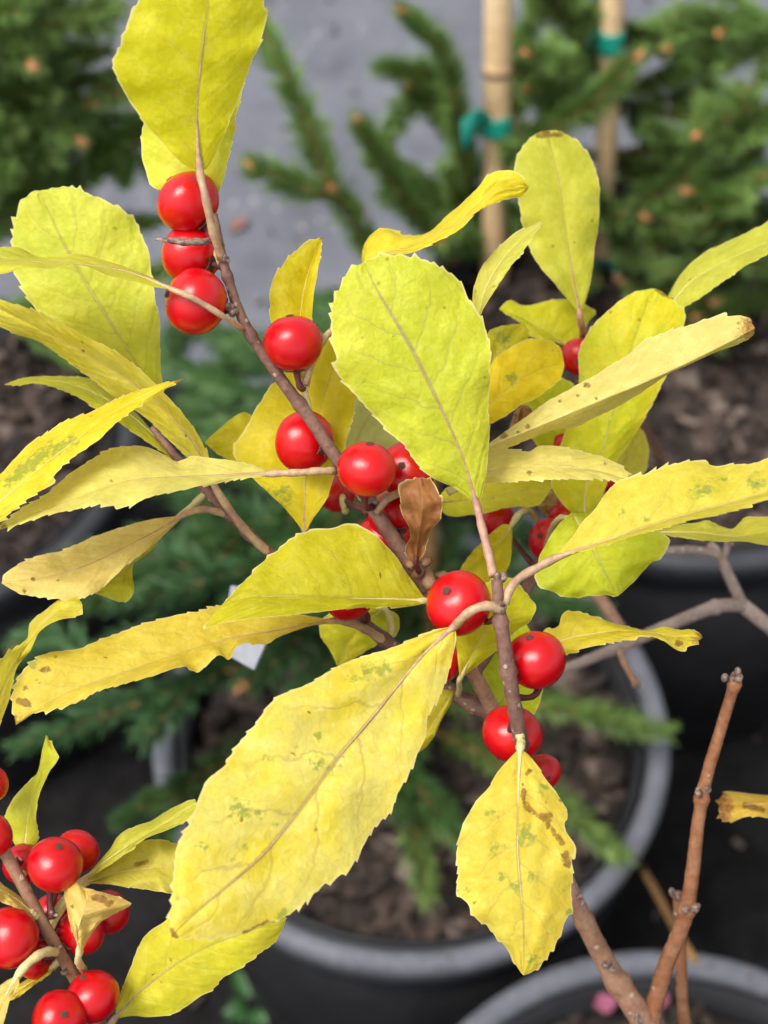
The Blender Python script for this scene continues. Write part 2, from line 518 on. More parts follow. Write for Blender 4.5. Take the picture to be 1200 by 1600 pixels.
def chip_set(center, radius, z, count, seed, smin, smax, zoff=0.0):
    rs = random.Random(seed)
    V, F, MI = [], [], []
    for _ in range(count):
        r = radius * math.sqrt(rs.random())
        a = rs.uniform(0, 2 * math.pi)
        p = np.array((center[0] + r * math.cos(a), center[1] + r * math.sin(a), z + rs.uniform(-0.002, 0.008) + zoff))
        L, Wd, H = rs.uniform(smin, smax), rs.uniform(smin, smax) * 0.5, rs.uniform(0.0015, 0.005)
        yaw, tilt, roll = rs.uniform(0, 6.28), rs.gauss(0, 0.4), rs.gauss(0, 0.4)
        cy, sy, ct, st, cr, sr = math.cos(yaw), math.sin(yaw), math.cos(tilt), math.sin(tilt), math.cos(roll), math.sin(roll)
        Rm = np.array(((cy, -sy, 0), (sy, cy, 0), (0, 0, 1))) @ np.array(((ct, 0, st), (0, 1, 0), (-st, 0, ct))) @ np.array(((1, 0, 0), (0, cr, -sr), (0, sr, cr)))
        o = len(V)
        for sz in (-1, 1):
            for sxx, syy in ((-1, -1), (1, -1), (1.1, 1), (-0.8, 1)):
                q = np.array((sxx * L * rs.uniform(0.6, 1.1) / 2, syy * Wd * rs.uniform(0.5, 1.1) / 2, sz * H * rs.uniform(0.5, 1) / 2))
                V.append(p + Rm @ q)
        for f in ((0, 3, 2, 1), (4, 5, 6, 7), (0, 1, 5, 4), (1, 2, 6, 5), (2, 3, 7, 6), (3, 0, 4, 7)):
            F.append(tuple(o + i for i in f))
        MI += [rs.choice((0, 0, 0, 0, 1, 1, 1, 2))] * 6
    return np.array(V), F, MI


def pot(center, rim_r, height, label, soil_label, drop=0.022, chips=700, seed=1, lip=0.013, rim_mat=None):
    c = np.array((center[0], center[1], 0.0))
    t = thing('plant_pot', c, label, 'plant pot', 'black nursery pots')
    rb = rim_r * 0.80
    body = [(0.001, 0.004), (rb - 0.004, 0.004), (rb, 0.009), (rb + (rim_r - rb) * 0.80, height - 0.040), (rim_r - lip - 0.001, height - 0.036), (rim_r - lip - 0.002, height - 0.004),
            (rim_r - lip - 0.006, height - 0.004), (rim_r - lip - 0.012, height - 0.10)]
    v, f = lathe(body, c)
    mesh_ob('pot_body', v, f, M_POT, t, origin=c)
    hw = lip / 2
    ring = [(rim_r - lip - 0.0005, height - 0.028), (rim_r - 0.004, height - 0.028)]
    for k in range(7):
        a = math.pi * k / 6
        ring.append((rim_r - hw - 0.0005 + math.cos(a) * hw, height - 0.006 + math.sin(a) * 0.006))
    ring.append(ring[0])
    v, f = lathe(ring, c, wob=0.004)
    mesh_ob('rim', v, f, rim_mat or M_RIM, t, origin=c)
    # bark mulch inside: a lumpy sheet and loose chips
    rs = np.random.RandomState(seed)
    rr = rim_r - lip - 0.009
    V, F = [np.array((c[0], c[1], height - drop + 0.004))], []
    nr, na = 14, 48
    for i in range(1, nr + 1):
        for j in range(na):
            a = 2 * math.pi * j / na
            r = rr * i / nr
            V.append(np.array((c[0] + r * math.cos(a), c[1] + r * math.sin(a), height - drop + (rs.uniform(-0.003, 0.004) if i < nr else -0.003))))
    for j in range(na):
        k = (j + 1) % na
        F.append((0, 1 + j, 1 + k))
        for i in range(nr - 1):
            F.append((1 + i * na + j, 1 + (i + 1) * na + j, 1 + (i + 1) * na + k, 1 + i * na + k))
    V = np.array(V)
    MI = [0] * len(F)
    cv, cf, cm = chip_set(c, rr * 0.97, height - drop, chips, seed + 50, 0.006, 0.026)
    o = len(V)
    F = F + [tuple(i + o for i in q) for q in cf]
    V = np.vstack([V, cv])
    MI += [1 + m for m in cm]
    s = mesh_ob('bark_mulch', V, F, [M_SOIL] + M_CHIP, None, origin=(c[0], c[1], height - drop), smooth=False, kind='stuff')
    s.data.polygons.foreach_set('material_index', MI)
    tag(s, soil_label, 'mulch')
    return c, height - drop


POT_H = 0.25
pc = Wz(643, 1128, POT_H)
C_POT, Z_SOIL = pot(pc, 0.137, POT_H, 'black plastic plant pot with grey rim, whole in view below the big yellow leaf',
                    'dark bark mulch in the pot below the big yellow leaf', seed=3, lip=0.0120)
pb = Wz(1080, 1975, POT_H)
B_POT, _ = pot(pb, 0.139, POT_H, 'black plastic plant pot, only the far arc of its rim showing at the bottom edge',
               'dark bark mulch in the pot at the bottom edge, pink petals on it', seed=7, lip=0.0125)
pr = Wz(1060, 540, 0.27)
R_POT, ZR = pot(pr, 0.178, 0.27, 'wide dark plant pot behind the shrub holding the staked spruce',
                'brown bark mulch in the wide pot behind the shrub on the right', seed=13, chips=1300, lip=0.014, drop=0.03, rim_mat=M_RIM_D)
pl = Wz(-140, 690, POT_H)
L_POT, ZL = pot(pl, 0.14, POT_H, 'dark plant pot cut off by the left edge behind the thin yellow leaves',
                'brown bark mulch in the pot at the left edge', seed=23, rim_mat=M_RIM_D)

# loose litter on the matting, in one uncounted mass
v, f, mi = chip_set((0.1, 0.75, 0), 0.95, 0.003, 700, 91, 0.003, 0.011)
lit = mesh_ob('ground_litter', v, f, M_CHIP, None, origin=(0.1, 0.75, 0), smooth=False, kind='stuff')
lit.data.polygons.foreach_set('material_index', mi)
tag(lit, 'scattered crumbs of bark and grit on the grey matting', 'litter')


def dead_leaf(x, y, z, size, yaw, mat, name, label, cat, curl=0.35, aspect=0.5):
    p = Wz(x, y, z)
    V, F = [], []
    nu, nvv = 10, 6
    for i in range(nu + 1):
        u = i / nu
        wd = aspect * size * 0.5 * math.sin(math.pi * (0.03 + 0.94 * u)) ** 0.8
        for j in range(nvv + 1):
            vv = -1 + 2 * j / nvv
            lx, ly = (u - 0.5) * size, vv * wd
            lz = 0.003 + curl * size * (0.25 * vv * vv + 0.3 * (u - 0.5) ** 2) + 0.0012 * math.sin(9 * u + 4 * vv)
            V.append((p[0] + lx * math.cos(yaw) - ly * math.sin(yaw), p[1] + lx * math.sin(yaw) + ly * math.cos(yaw), p[2] + lz))
    for i in range(nu):
        for j in range(nvv):
            a = i * (nvv + 1) + j
            F.append((a, a + 1, a + nvv + 2, a + nvv + 1))
    o = mesh_ob(name, V, F, mat, None, origin=p)
    sm = o.modifiers.new('thickness', 'SOLIDIFY')
    sm.thickness = 0.0006
    tag(o, label, cat)
    return o


dead_leaf(373, 356, 0.0, 0.026, 0.9, M_DEAD, 'dead_leaf', 'small curled brown dead leaf on the grey matting beside the top red berries', 'leaf')
dead_leaf(1150, 1132, 0.0, 0.034, 0.5, M_DEAD, 'dead_leaf', 'pale brown dead leaf on the dark ground right of the orange stem tip', 'leaf', aspect=0.4)
dead_leaf(945, 1572, POT_H - 0.012, 0.011, 0.3, M_PINK, 'fallen_petal', 'pink fallen petal on the mulch left of the stem fork', 'petal', aspect=0.9)
dead_leaf(1030, 1565, POT_H - 0.012, 0.010, 1.4, M_PINK, 'fallen_petal', 'pink fallen petal on the mulch right of the stem fork', 'petal', aspect=0.8)

# ------------------------------------------------------------------ spruces
SEEDC = [100]


def needles_on(paths, dens, length, width, rs, ang=(0.55, 1.0)):
    """tapered three-sided needles around twig axes; returns one mesh's data"""
    Vs = []
    for P in paths:
        P = np.asarray(P)
        seg = np.linalg.norm(np.diff(P, axis=0), axis=1)
        tot = seg.sum()
        n = max(8, int(tot * dens))
        s = np.sort(rs.uniform(0, 1, n)) ** 0.97
        cum = np.concatenate([[0], np.cumsum(seg)]) / tot
        base = np.stack([np.interp(s, cum, P[:, k]) for k in range(3)], 1)
        tn = np.gradient(P, axis=0)
        tn /= np.linalg.norm(tn, axis=1)[:, None]
        T = np.stack([np.interp(s, cum, tn[:, k]) for k in range(3)], 1)
        T /= np.linalg.norm(T, axis=1)[:, None]
        rnd = rs.normal(size=(n, 3))
        rnd[:, 2] += 0.25
        rad = rnd - T * (rnd * T).sum(1)[:, None]
        rad /= np.linalg.norm(rad, axis=1)[:, None] + 1e-9
        th = rs.uniform(ang[0], ang[1], n) * (1.0 - 0.45 * s ** 6)
        D = T * np.cos(th)[:, None] + rad * np.sin(th)[:, None]
        D += rs.normal(size=(n, 3)) * 0.06
        D /= np.linalg.norm(D, axis=1)[:, None]
        L = length * rs.uniform(0.7, 1.12, n) * (1 - 0.25 * s ** 8)
        A = np.cross(D, rad)
        A /= np.linalg.norm(A, axis=1)[:, None] + 1e-9
        B = np.cross(D, A)
        w = width * rs.uniform(0.8, 1.2, n)
        mid = base + D * (L * 0.45)[:, None]
        q = np.stack([base, mid + A * w[:, None] * 0.5, mid - A * w[:, None] * 0.25 + B * w[:, None] * 0.43,
                      mid - A * w[:, None] * 0.25 - B * w[:, None] * 0.43, base + D * L[:, None]], 1)
        Vs.append(q.reshape(-1, 3))
    V = np.vstack(Vs)
    n = len(V) // 5
    f = np.array([(0, 2, 1), (0, 3, 2), (0, 1, 3), (4, 1, 2), (4, 2, 3), (4, 3, 1)])
    F = (f[None] + (np.arange(n) * 5)[:, None, None]).reshape(-1, 3)
    return V, [tuple(int(i) for i in q) for q in F]


def wobble(P, amt, rs):
    P = np.asarray(P, dtype=float).copy()
    k = rs.normal(size=(len(P), 3)) * amt
    k[0] = 0
    return P + k


def spruce_branch(parent, pts, nsub, sublen, mat, rs, nlen=0.013, dens=1900, r0=0.0022, bud=0.5, nstart=0.12, up=0.15, fan=None):
    """one limb with side twigs: wood is the part, needles and buds are its pieces"""
    main = catmull(wobble(pts, 0.004, rs), 14)
    tubes = [tube_data(main, [r0, r0 * 0.45], 6)]
    k0 = int(nstart * 13)
    npaths = [main[k0:]]
    buds = [(main[-1], main[-1] - main[-2])]
    L = np.linalg.norm(np.diff(main, axis=0), axis=1).sum()
    tang = np.gradient(main, axis=0)
    tang /= np.linalg.norm(tang, axis=1)[:, None]
    for k in range(nsub):
        s = (0.18 + 0.72 * (k + rs.uniform(0.1, 0.9)) / max(nsub, 1))
        i = min(12, max(1, int(s * 13)))
        T = tang[i]
        side = np.cross(T, (0, 0, 1))
        side /= np.linalg.norm(side) + 1e-9
        sg = 1 if k % 2 else -1
        D = T * 0.75 + side * sg * rs.uniform(0.5, 0.95) + np.array((0, 0, 1)) * rs.uniform(-0.15, 0.15 + up)
        D /= np.linalg.norm(D)
        l = sublen * rs.uniform(0.6, 1.15) * (1.15 - 0.65 * s)
        p = np.array([main[i], main[i] + D * l * 0.5 + rs.normal(size=3) * 0.003, main[i] + (D * 0.93 + T * 0.2) * l])
        pp = catmull(p, 7)
        tubes.append(tube_data(pp, [r0 * 0.55, r0 * 0.35], 5))
        npaths.append(pp)
        buds.append((pp[-1], pp[-1] - pp[-2]))
    v, f = join(tubes)
    b = mesh_ob('branch', v, f, M_TWIG, parent, origin=main[0])
    v, f = needles_on(npaths, dens * 2.3, nlen * 1.02, 0.0017, rs)
    mesh_ob('needles', v, f, mat, b, origin=main[0], smooth=False, kind='stuff')
    for p, d in buds:
        if rs.uniform() < bud:
            v, f = ellipsoid(p + d / np.linalg.norm(d) * 0.002, d, 0.0050, 0.0032, 7, 5)
            mesh_ob('bud', v, f, M_SBUD, b)
    return b


def px(*p):
    return [W(*q) for q in p]


def spruce_trunk(parent, base, top, r, mat=None):
    p = catmull([base, (np.array(base) * 0.5 + np.array(top) * 0.5) + (0.004, 0.003, 0), top], 14)
    v, f = tube_data(p, [r, r * 0.5], 9, rough=0.06)
    return mesh_ob('trunk', v, f, M_TWIG, parent, origin=base), p


rs = np.random.RandomState(42)
# the staked spruce behind, its limbs spread over the top right
sb = Wz(950, 436, ZR)
spB = thing('spruce_sapling', (sb[0], sb[1], ZR), 'green spruce sapling behind the bamboo stakes, filling the top right', 'spruce', 'potted spruces')
_st, _sb = W(966, -160, 0.88), Wz(935, 470, ZR - 0.03)
_, tp = spruce_trunk(spB, _sb + (0, 0.024, 0), _sb * 0.12 + _st * 0.88 + (0, 0.024, 0), 0.0055)
limbs = [  # pixel paths with depth: start, middle, tip
    ([(790, 440, 1.04), (660, 425, .99), (575, 400, .91), (516, 292, .86)], 1, .05, .75),
    ([(516, 292, .86), (470, 170, .84), (414, 25, .83)], 0, 0, .05),
    ([(516, 308, .86), (455, 290, .85), (388, 266, .84)], 0, 0, .05),
    ([(735, 440, 1.02), (650, 345, .93), (566, 192, .87)], 1, .06, .3),
    ([(760, 370, 1.03), (715, 210, .93), (678, 105, .88), (636, 14, .86)], 0, .06, .1),
    ([(740, 290, 1.03), (670, 160, .98), (580, 230, .96)], 1, .06, .1),
    ([(710, 200, 1.0), (660, 125, .95), (605, 98, .93)], 0, 0, .05),
    ([(815, 300, 1.04), (812, 130, 1.0), (828, -30, .98)], 0, .07, .1),
    ([(815, 228, .97), (900, 174, .90), (1012, 110, .85)], 0, .05, .05),
    ([(740, 430, 1.03), (690, 310, 1.0), (610, 285, .96)], 2, .06, .2),
    ([(745, 420, 1.03), (720, 330, .99), (705, 250, .96)], 1, .05, .2),
    ([(930, 330, 1.0), (870, 260, .98), (850, 150, .96)], 1, .05, .2),
    ([(965, 330, .99), (1060, 260, .93), (1120, 170, .9)], 2, .06, .2),
    ([(960, 360, .99), (1090, 330, .93), (1190, 290, .9)], 2, .06, .2),
]
for pts, ns, sl, st in limbs:
    spruce_branch(spB, px(*pts), ns, sl, M_NEEDLE, rs, nlen=0.0185, dens=2300, nstart=st, bud=0.55, r0=0.003)
for k in range(20):
    y0 = rs.uniform(20, 420)
    x0 = rs.uniform(930, 1010)
    side = rs.choice((-1, 1, 1, 1))
    ln = rs.uniform(110, 270)
    x1 = x0 + side * ln if side > 0 else x0 - rs.uniform(60, 150)
    y1 = y0 - rs.uniform(-70, 130)
    d0 = 1.02 + rs.uniform(-.04, .06)
    d1 = d0 - rs.uniform(-.06, .16)
    y1 = min(y1, 400)
    spruce_branch(spB, px((x0, y0, d0), ((x0 + x1) / 2, (y0 + y1) / 2 + rs.uniform(0, 25), (d0 + d1) / 2), (x1, y1, d1)), rs.randint(2, 5), .06,
                  M_NEEDLE if rs.uniform() < .75 else M_NEEDLE_D, rs, nlen=0.0155, dens=1600, bud=0.22)
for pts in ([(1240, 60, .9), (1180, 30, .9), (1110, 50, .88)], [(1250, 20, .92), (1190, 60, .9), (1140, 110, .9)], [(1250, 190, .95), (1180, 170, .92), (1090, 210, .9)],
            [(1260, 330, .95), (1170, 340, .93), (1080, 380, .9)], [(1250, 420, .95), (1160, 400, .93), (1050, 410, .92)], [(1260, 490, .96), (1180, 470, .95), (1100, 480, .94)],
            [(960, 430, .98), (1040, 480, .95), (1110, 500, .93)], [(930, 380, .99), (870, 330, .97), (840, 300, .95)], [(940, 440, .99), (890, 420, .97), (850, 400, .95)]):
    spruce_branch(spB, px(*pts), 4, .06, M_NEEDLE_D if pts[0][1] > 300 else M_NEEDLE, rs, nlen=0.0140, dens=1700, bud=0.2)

# dark spruce at the top left
sa = L_POT + (0.02, 0.06, ZL)
spA = thing('spruce_sapling', sa, 'dark spruce sapling at the top left with pale brown buds', 'spruce', 'potted spruces')
_, tp = spruce_trunk(spA, sa + (0, 0, -0.02), sa + (0.01, 0.05, 0.48), 0.008)
for k in range(16):
    y0 = rs.uniform(-10, 400)
    x0 = -130 + rs.uniform(-30, 30)
    x1 = rs.uniform(20, 205) - (40 if y0 > 300 else 0)
    y1 = y0 + rs.uniform(-110, 60)
    d0 = 0.95 - 0.0003 * (400 - y0)
    d1 = d0 + rs.uniform(-.08, .05)
    spruce_branch(spA, px((x0, y0, d0), ((x0 + x1) / 2, (y0 + y1) / 2 + 15, (d0 + d1) / 2), (x1, y1, d1)), rs.randint(3, 7), .06,
                  M_NEEDLE_D if rs.uniform() < .6 else M_NEEDLE, rs, nlen=0.015, dens=1600, bud=0.18)
for pts in ([(60, 190, .95), (150, 210, .93), (255, 290, .9)], [(40, 300, .96), (140, 260, .94), (215, 215, .92)], [(30, 380, .98), (130, 400, .95), (230, 440, .92)],
            [(-40, 480, .98), (60, 500, .97), (140, 470, .95)], [(-30, 120, .9), (60, 60, .88), (190, 20, .88)]):
    spruce_branch(spA, px(*pts), 5, .06, M_NEEDLE, rs, nlen=0.0140, dens=1700, bud=0.2)

# spruce in the pot below, seen between the leaves
sc = C_POT + (0, 0.01, Z_SOIL)
spC = thing('spruce_sapling', sc, 'spruce sapling in the middle pot, its green limbs showing between the yellow leaves', 'spruce', 'potted spruces')
_, tp = spruce_trunk(spC, sc + (0, 0, -0.02), sc + (0.005, 0.03, 0.26), 0.007)


def on_trunk(f):
    return tp[min(13, int(f * 13))]


climbs = [  # height on trunk, tip (pixel + depth), side twigs, material
    (.10, (674, 1392, .70), 1, 'g'), (.08, (962, 1312, .72), 0, 'g'), (.18, (1040, 1138, .74), 0, 'g'), (.15, (640, 1250, .70), 2, 'd'),
    (.45, (20, 1185, .64), 6, 'b'), (.5, (60, 1060, .66), 6, 'b'), (.15, (200, 1250, .70), 3, 'd'), (.2, (330, 1190, .70), 3, 'd'),
    (.6, (190, 930, .66), 6, 'b'), (.55, (250, 1000, .68), 5, 'b'), (.7, (270, 850, .70), 5, 'd'), (.65, (340, 900, .70), 4, 'd'),
    (.9, (300, 620, .82), 5, 'd'), (.85, (380, 560, .86), 5, 'd'), (.8, (330, 700, .80), 5, 'b'), (.95, (430, 480, .90), 4, 'd'),
    (.7, (450, 760, .78), 4, 'd'), (.35, (640, 920, .74), 4, 'd'), (.3, (700, 860, .76), 5, 'd'),
    (.4, (850, 900, .78), 4, 'd'), (.9, (620, 500, .90), 4, 'd'), (.5, (120, 880, .72), 5, 'd'),
    (.9, (280, 520, .88), 4, 'd'), (.75, (200, 560, .86), 4, 'd')]
for h, tip, ns, m in climbs:
    a, b = on_trunk(h), W(*tip)
    mid = a * 0.5 + b * 0.5 + np.array((0, 0, 0.012))
    spruce_branch(spC, [a, mid, b], max(ns - 2, min(ns, 1)), .065, {'g': M_NEEDLE_D, 'd': M_NEEDLE_C, 'b': M_NEEDLE_B}[m], rs, nlen=0.0155, dens=1700, nstart=.2, bud=0.12)

# small weed on the dark ground at the bottom
wd = Wz(395, 1572, 0.0)
wt = thing('weed', wd, 'small green weed on the dark ground at the bottom, right of the lower yellow leaf', 'weed')
for k in range(9):
    a = k * 2.4 + 0.3
    l = 0.02 + 0.010 * rs.uniform()
    D = np.array((math.cos(a), math.sin(a), 0.8))
    side = np.array((-math.sin(a), math.cos(a), 0))
    V, F = [], []
    for i in range(8):
        u = i / 7
        c = wd + D * l * u + np.array((0, 0, -0.018 * u * u))
        w = 0.0055 * math.sin(math.pi * (0.06 + 0.9 * u))
        V += [c - side * w + (0, 0, 0.002), c, c + side * w + (0, 0, 0.002)]
        if i:
            o = 3 * i
            F += [(o - 3, o - 2, o + 1, o), (o - 2, o - 1, o + 2, o + 1)]
    mesh_ob('leaf', V, F, M_WEED, wt, origin=wd)

# ------------------------------------------------------------------ bamboo stakes and ties
def stake(p_top, p_bot, r, nodes, label):
    a, b = np.array(p_bot), np.array(p_top)
    t = thing('bamboo_stake', a, label, 'bamboo stake', 'bamboo stakes')
    fr = [0.0] + nodes + [1.0]
    for i in range(len(fr) - 1):
        n = 40
        u = np.linspace(fr[i], fr[i + 1], n)
        s = np.linspace(0, 1, n)
        rad = r * (1 + 0.05 * np.exp(-((s - 1) / 0.10) ** 2) + 0.17 * np.exp(-((s - 0) / 0.02) ** 2))
        path = a[None] + (b - a)[None] * u[:, None]
        v, f = tube_data(path, rad, 20, cap=(i == len(fr) - 2))
        mesh_ob('cane_segment', v, f, M_CANE, t)
        if i < len(nodes):
            c = a + (b - a) * fr[i + 1]
            ax = (b - a) / np.linalg.norm(b - a)
            v, f = tube_data([c - ax * 0.0024, c - ax * 0.0012, c + ax * 0.0008, c + ax * 0.002], [r * 1.06, r * 1.10, r * 1.13, r * 1.1], 20, cap=False)
            mesh_ob('node_ring', v, f, M_CANE_N, t)
    return a, b


def tie(stake_ends, f, r, label, tails, h=0.014):
    a, b = stake_ends
    c = a + (b - a) * f
    ax = (b - a) / np.linalg.norm(b - a)
    t = thing('plant_tie', c, label, 'plant tie', 'green plant ties')
    path = [c + ax * (s * h) for s in np.linspace(-0.5, 0.5, 7)]
    v, fc = tube_data(path, [r * 1.10, r * 1.14, r * 1.10, r * 1.15, r * 1.11, r * 1.14, r * 1.09], 22, rough=0.02, cap=False)
    o = mesh_ob('band', v, fc, M_TAPE, t)
    so = o.modifiers.new('thickness', 'SOLIDIFY')
    so.thickness = 0.0005
    for path, wd in tails:
        P = catmull(path, 10)
        V, F = [], []
        for i, p in enumerate(P):
            tw = 0.35 * math.sin(i * 0.7)
            s = ax * math.cos(tw) + np.array((0, -1, 0)) * math.sin(tw) * 0.6
            V += [p - s * wd * (0.4 + 0.6 * i / 9), p, p + s * wd * (0.4 + 0.6 * i / 9)]
            if i:
                k = 3 * i
                F += [(k - 3, k - 2, k + 1, k), (k - 2, k - 1, k + 2, k + 1)]
        o = mesh_ob('tail', V, F, M_TAPE, t)
        so = o.modifiers.new('thickness', 'SOLIDIFY')
        so.thickness = 0.0005


def frac_at(S, y):
    best = min(np.linspace(0, 1, 200), key=lambda f: abs(py_of(S[0] + (S[1] - S[0]) * f) - y))
    return float(best)


def py_of(p):
    v = np.asarray(p) - CAM
    return 800 - FPX * np.dot(v, UPV) / np.dot(v, FWD)


s1b, s1t = Wz(771, 505, ZR - 0.03), W(782, -160, 0.84)
S1 = stake(s1t, s1b, 0.0086, [0.16, frac_at((s1b, s1t), 112)], 'near bamboo stake, the wider one with a clear joint and a bright green tie')
s2b, s2t = Wz(935, 470, ZR - 0.03), W(966, -160, 0.88)
S2 = stake(s2t, s2b, 0.0072, [0.2, frac_at((s2b, s2t), 150)], 'far bamboo stake behind the upright pale green leaf')


tie(S1, frac_at(S1, 193), 0.0089, 'bright green plastic tie on the near bamboo stake',
    [(px((768, 190, .895), (748, 184, .885), (738, 200, .88), (722, 214, .878)), 0.0105)])
tie(S2, frac_at(S2, 64), 0.0076, 'green plastic tie high on the far bamboo stake',
    [(px((950, 62, .935), (930, 48, .925), (917, 52, .92), (922, 66, .918)), 0.006)])
tie(S2, frac_at(S2, 412), 0.0076, 'dark green plastic tie low on the far bamboo stake', [(px((945, 412, 1.02), (962, 420, 1.01), (968, 436, 1.01)), 0.004)])

# ------------------------------------------------------------------ leaf, berry and stem builders
LEAFN = [0]


def smooth_tooth(u, n, rs, amp):
    """saw-tooth margin height for each sample"""
    per = n + rs.uniform(-0.5, 0.5)
    ph = u * per + 0.45 * np.sin(u * 9 + rs.uniform(0, 6)) + 0.4 * np.sin(u * 23 + rs.uniform(0, 6)) + 1 + rs.uniform()
    k = np.floor(ph).astype(int)
    s = ph - k
    amps = rs.uniform(0.15, 1.5, k.max() + 3)
    return amp * amps[k] * np.where(s < 0.82, (s / 0.82) ** 1.8, (1 - s) / 0.18)


def leaf(parent, mid, left, right, d, ca, cb=None, cback=None, ld=0.0, rd=0.0, pet=None, pr=(0.5, 0.16), pmat=None, tooth=0.34, wave=0.7,
         camber=0.5, stains=(), greens=(), tip=None, vein=0.3, nv=7.0, speck=0.12, transl=0.36, label=None, veincol=None, pucker=1.0, dense=1.0,
         bump=0.10, rumple=0.45, ldp=None, rdp=None):
    """leaf blade from its midrib and its two margins (photo pixels; depths d base->tip in metres; ld / rd bend the
    margins towards (-) or away from (+) the camera in millimetres)"""
    LEAFN[0] += 1
    seed = LEAFN[0]
    rs = np.random.RandomState(900 + seed)
    d = [d] if np.isscalar(d) else list(d)
    dmean = sum(d) / len(d)
    mp = np.array([(p[0], p[1]) for p in mid], float)
    lp = np.vstack([mp[:1], np.array(left, float), mp[-1:]])
    rp = np.vstack([mp[:1], np.array(right, float), mp[-1:]])
    len_mm = np.linalg.norm(np.diff(mp, axis=0), axis=1).sum() * dmean / FPX * 1000
    nt = max(9, int(len_mm / 1.55))
    n = min(220, int(nt * 4.3 * dense)) + 1
    u = np.linspace(0, 1, n)
    Mx, Lx, Rx = catmull(mp, n), catmull(lp, n), catmull(rp, n)
    dm = np.interp(u, np.linspace(0, 1, len(d)), d)
    if len(d) > 2:
        dm = catmull(np.array([[q] for q in d]) if False else np.stack([np.linspace(0, 1, len(d)), np.array(d)], 1), n)[:, 1]
    prof = np.sin(np.pi * np.clip(u, 0, 1)) ** 0.6
    def off(val):
        if np.isscalar(val):
            return val * prof / 1000.0
        return np.interp(u, np.linspace(0, 1, len(val)), val) * prof / 1000.0
    ph1, ph2 = rs.uniform(0, 6.28, 2)
    wl = wave / 1000 * prof * (np.sin(u * 2 * np.pi * rs.uniform(2.0, 3.2) + ph1) + 0.45 * np.sin(u * 2 * np.pi * 6.3 + ph2))
    wr = wave / 1000 * prof * (np.sin(u * 2 * np.pi * rs.uniform(2.0, 3.2) + ph2) + 0.45 * np.sin(u * 2 * np.pi * 5.7 + ph1))
    dl, dr = dm + off(ld), dm + off(rd)
    tcols = np.array([0, .05, .14, .24, .34, .44, .54, .64, .74, .83, .90, .955, 1.0])
    M3 = np.array([W(*Mx[i], dm[i]) for i in range(n)])
    tanM = np.gradient(M3, axis=0)
    tanM /= np.linalg.norm(tanM, axis=1)[:, None] + 1e-12
    endf = np.clip(np.minimum(u / 0.10, (1 - u) / 0.03), 0, 1)
    grid, pxg, uvg = [], [], []
    nz = rs.normal(size=(9, 6))
    for sgn, Ex, dE, wv in ((-1, Lx, dl, wl), (1, Rx, dr, wr)):
        th = smooth_tooth(u, nt, rs, tooth * 1.35 / 1000.0) * endf
        q1, q2, q3 = rs.uniform(0, 6.28, 3)
        mg = 1 + endf * (0.018 * np.sin(u * 17 + q1) + 0.014 * np.sin(u * 31 + q2) + 0.010 * np.sin(u * 53 + q3))
        Ex = Mx + (Ex - Mx) * mg[:, None]
        rows = []
        for t in tcols:
            X = Mx * (1 - t) + Ex * t
            D = dm * (1 - t) + dE * t + wv * t ** 1.6 - camber / 1000 * np.sin(np.pi * t) * prof
            # soft rumples of the blade
            D = D + rumple / 1000 * prof * math.sin(math.pi * min(1, t * 1.2 + .05)) * sum(
                nz[k, 0] * np.sin((k + 2) * 2.3 * u + nz[k, 1] * 3 + (3 * nz[k, 2] + 2.5 * sgn) * t) for k in range(6)) * 0.4
            # quilting between the side veins
            w = u - 0.2 * t ** 1.25
            D = D - bump / 1000 * np.abs(np.sin(np.pi * (w * nv + (0.43 if sgn > 0 else 0)))) * math.sin(math.pi * t) * prof
            P = np.array([W(X[i, 0], X[i, 1], D[i]) for i in range(n)])
            rows.append((P, X, t))
        # teeth at the margin
        P1, Pin = rows[-1][0], rows[-4][0]
        od = P1 - Pin
        od /= np.linalg.norm(od, axis=1)[:, None] + 1e-12
        rows[-1] = (P1 + od * th[:, None] * 0.75 + tanM * th[:, None] * 0.8, rows[-1][1], 1.0)
        grid.append(rows)
    left_rows, right_rows = grid
    cols = [left_rows[k] for k in range(len(tcols) - 1, 0, -1)] + right_rows
    sv = [-tcols[k] for k in range(len(tcols) - 1, 0, -1)] + list(tcols)
    nc = len(cols)
    V = np.stack([c[0] for c in cols], 1).reshape(-1, 3)          # n x nc
    PX = np.stack([c[1] for c in cols], 1).reshape(-1, 2)
    UU = np.repeat(u, nc)
    VV = np.tile(np.array(sv), n)
    F = []
    for i in range(n - 1):
        for j in range(nc - 1):
            a = i * nc + j
            F.append((a, a + 1, a + nc + 1, a + nc))
    # make the side that faces the camera the front
    i0 = [f for f in F[::7]]
    A = V[[f[1] for f in i0]] - V[[f[0] for f in i0]]
    B = V[[f[3] for f in i0]] - V[[f[0] for f in i0]]
    if (np.cross(A, B) * (CAM - V[[f[0] for f in i0]])).sum() < 0:
        F = [f[::-1] for f in F]
    def lc(c):
        q = lin(c)
        return (q[0] * 0.985, q[1] * 1.0, q[2] * (0.66 if c[2] < 100 else 0.88))
    mat = leaf_mat('leaf_blade_%03d' % seed, lc(ca), lc(cb or ca), lc(cback) if cback else None, vein=vein, nv=nv, tip=tip, seed=seed * 0.37,
                   speck=speck, transl=transl, veincol=lin(veincol) if veincol else (0.33, 0.25, 0.09), pucker=pucker)
    ob = mesh_ob('leaf', V, F, mat, parent, origin=V[nc // 2])
    me = ob.data
    uvl = me.uv_layers.new(name='UVMap')
    li = np.zeros(len(me.loops), dtype=int)
    me.loops.foreach_get('vertex_index', li)
    uvl.data.foreach_set('uv', np.stack([UU[li], VV[li] * 0.5 + 0.5], 1).ravel())
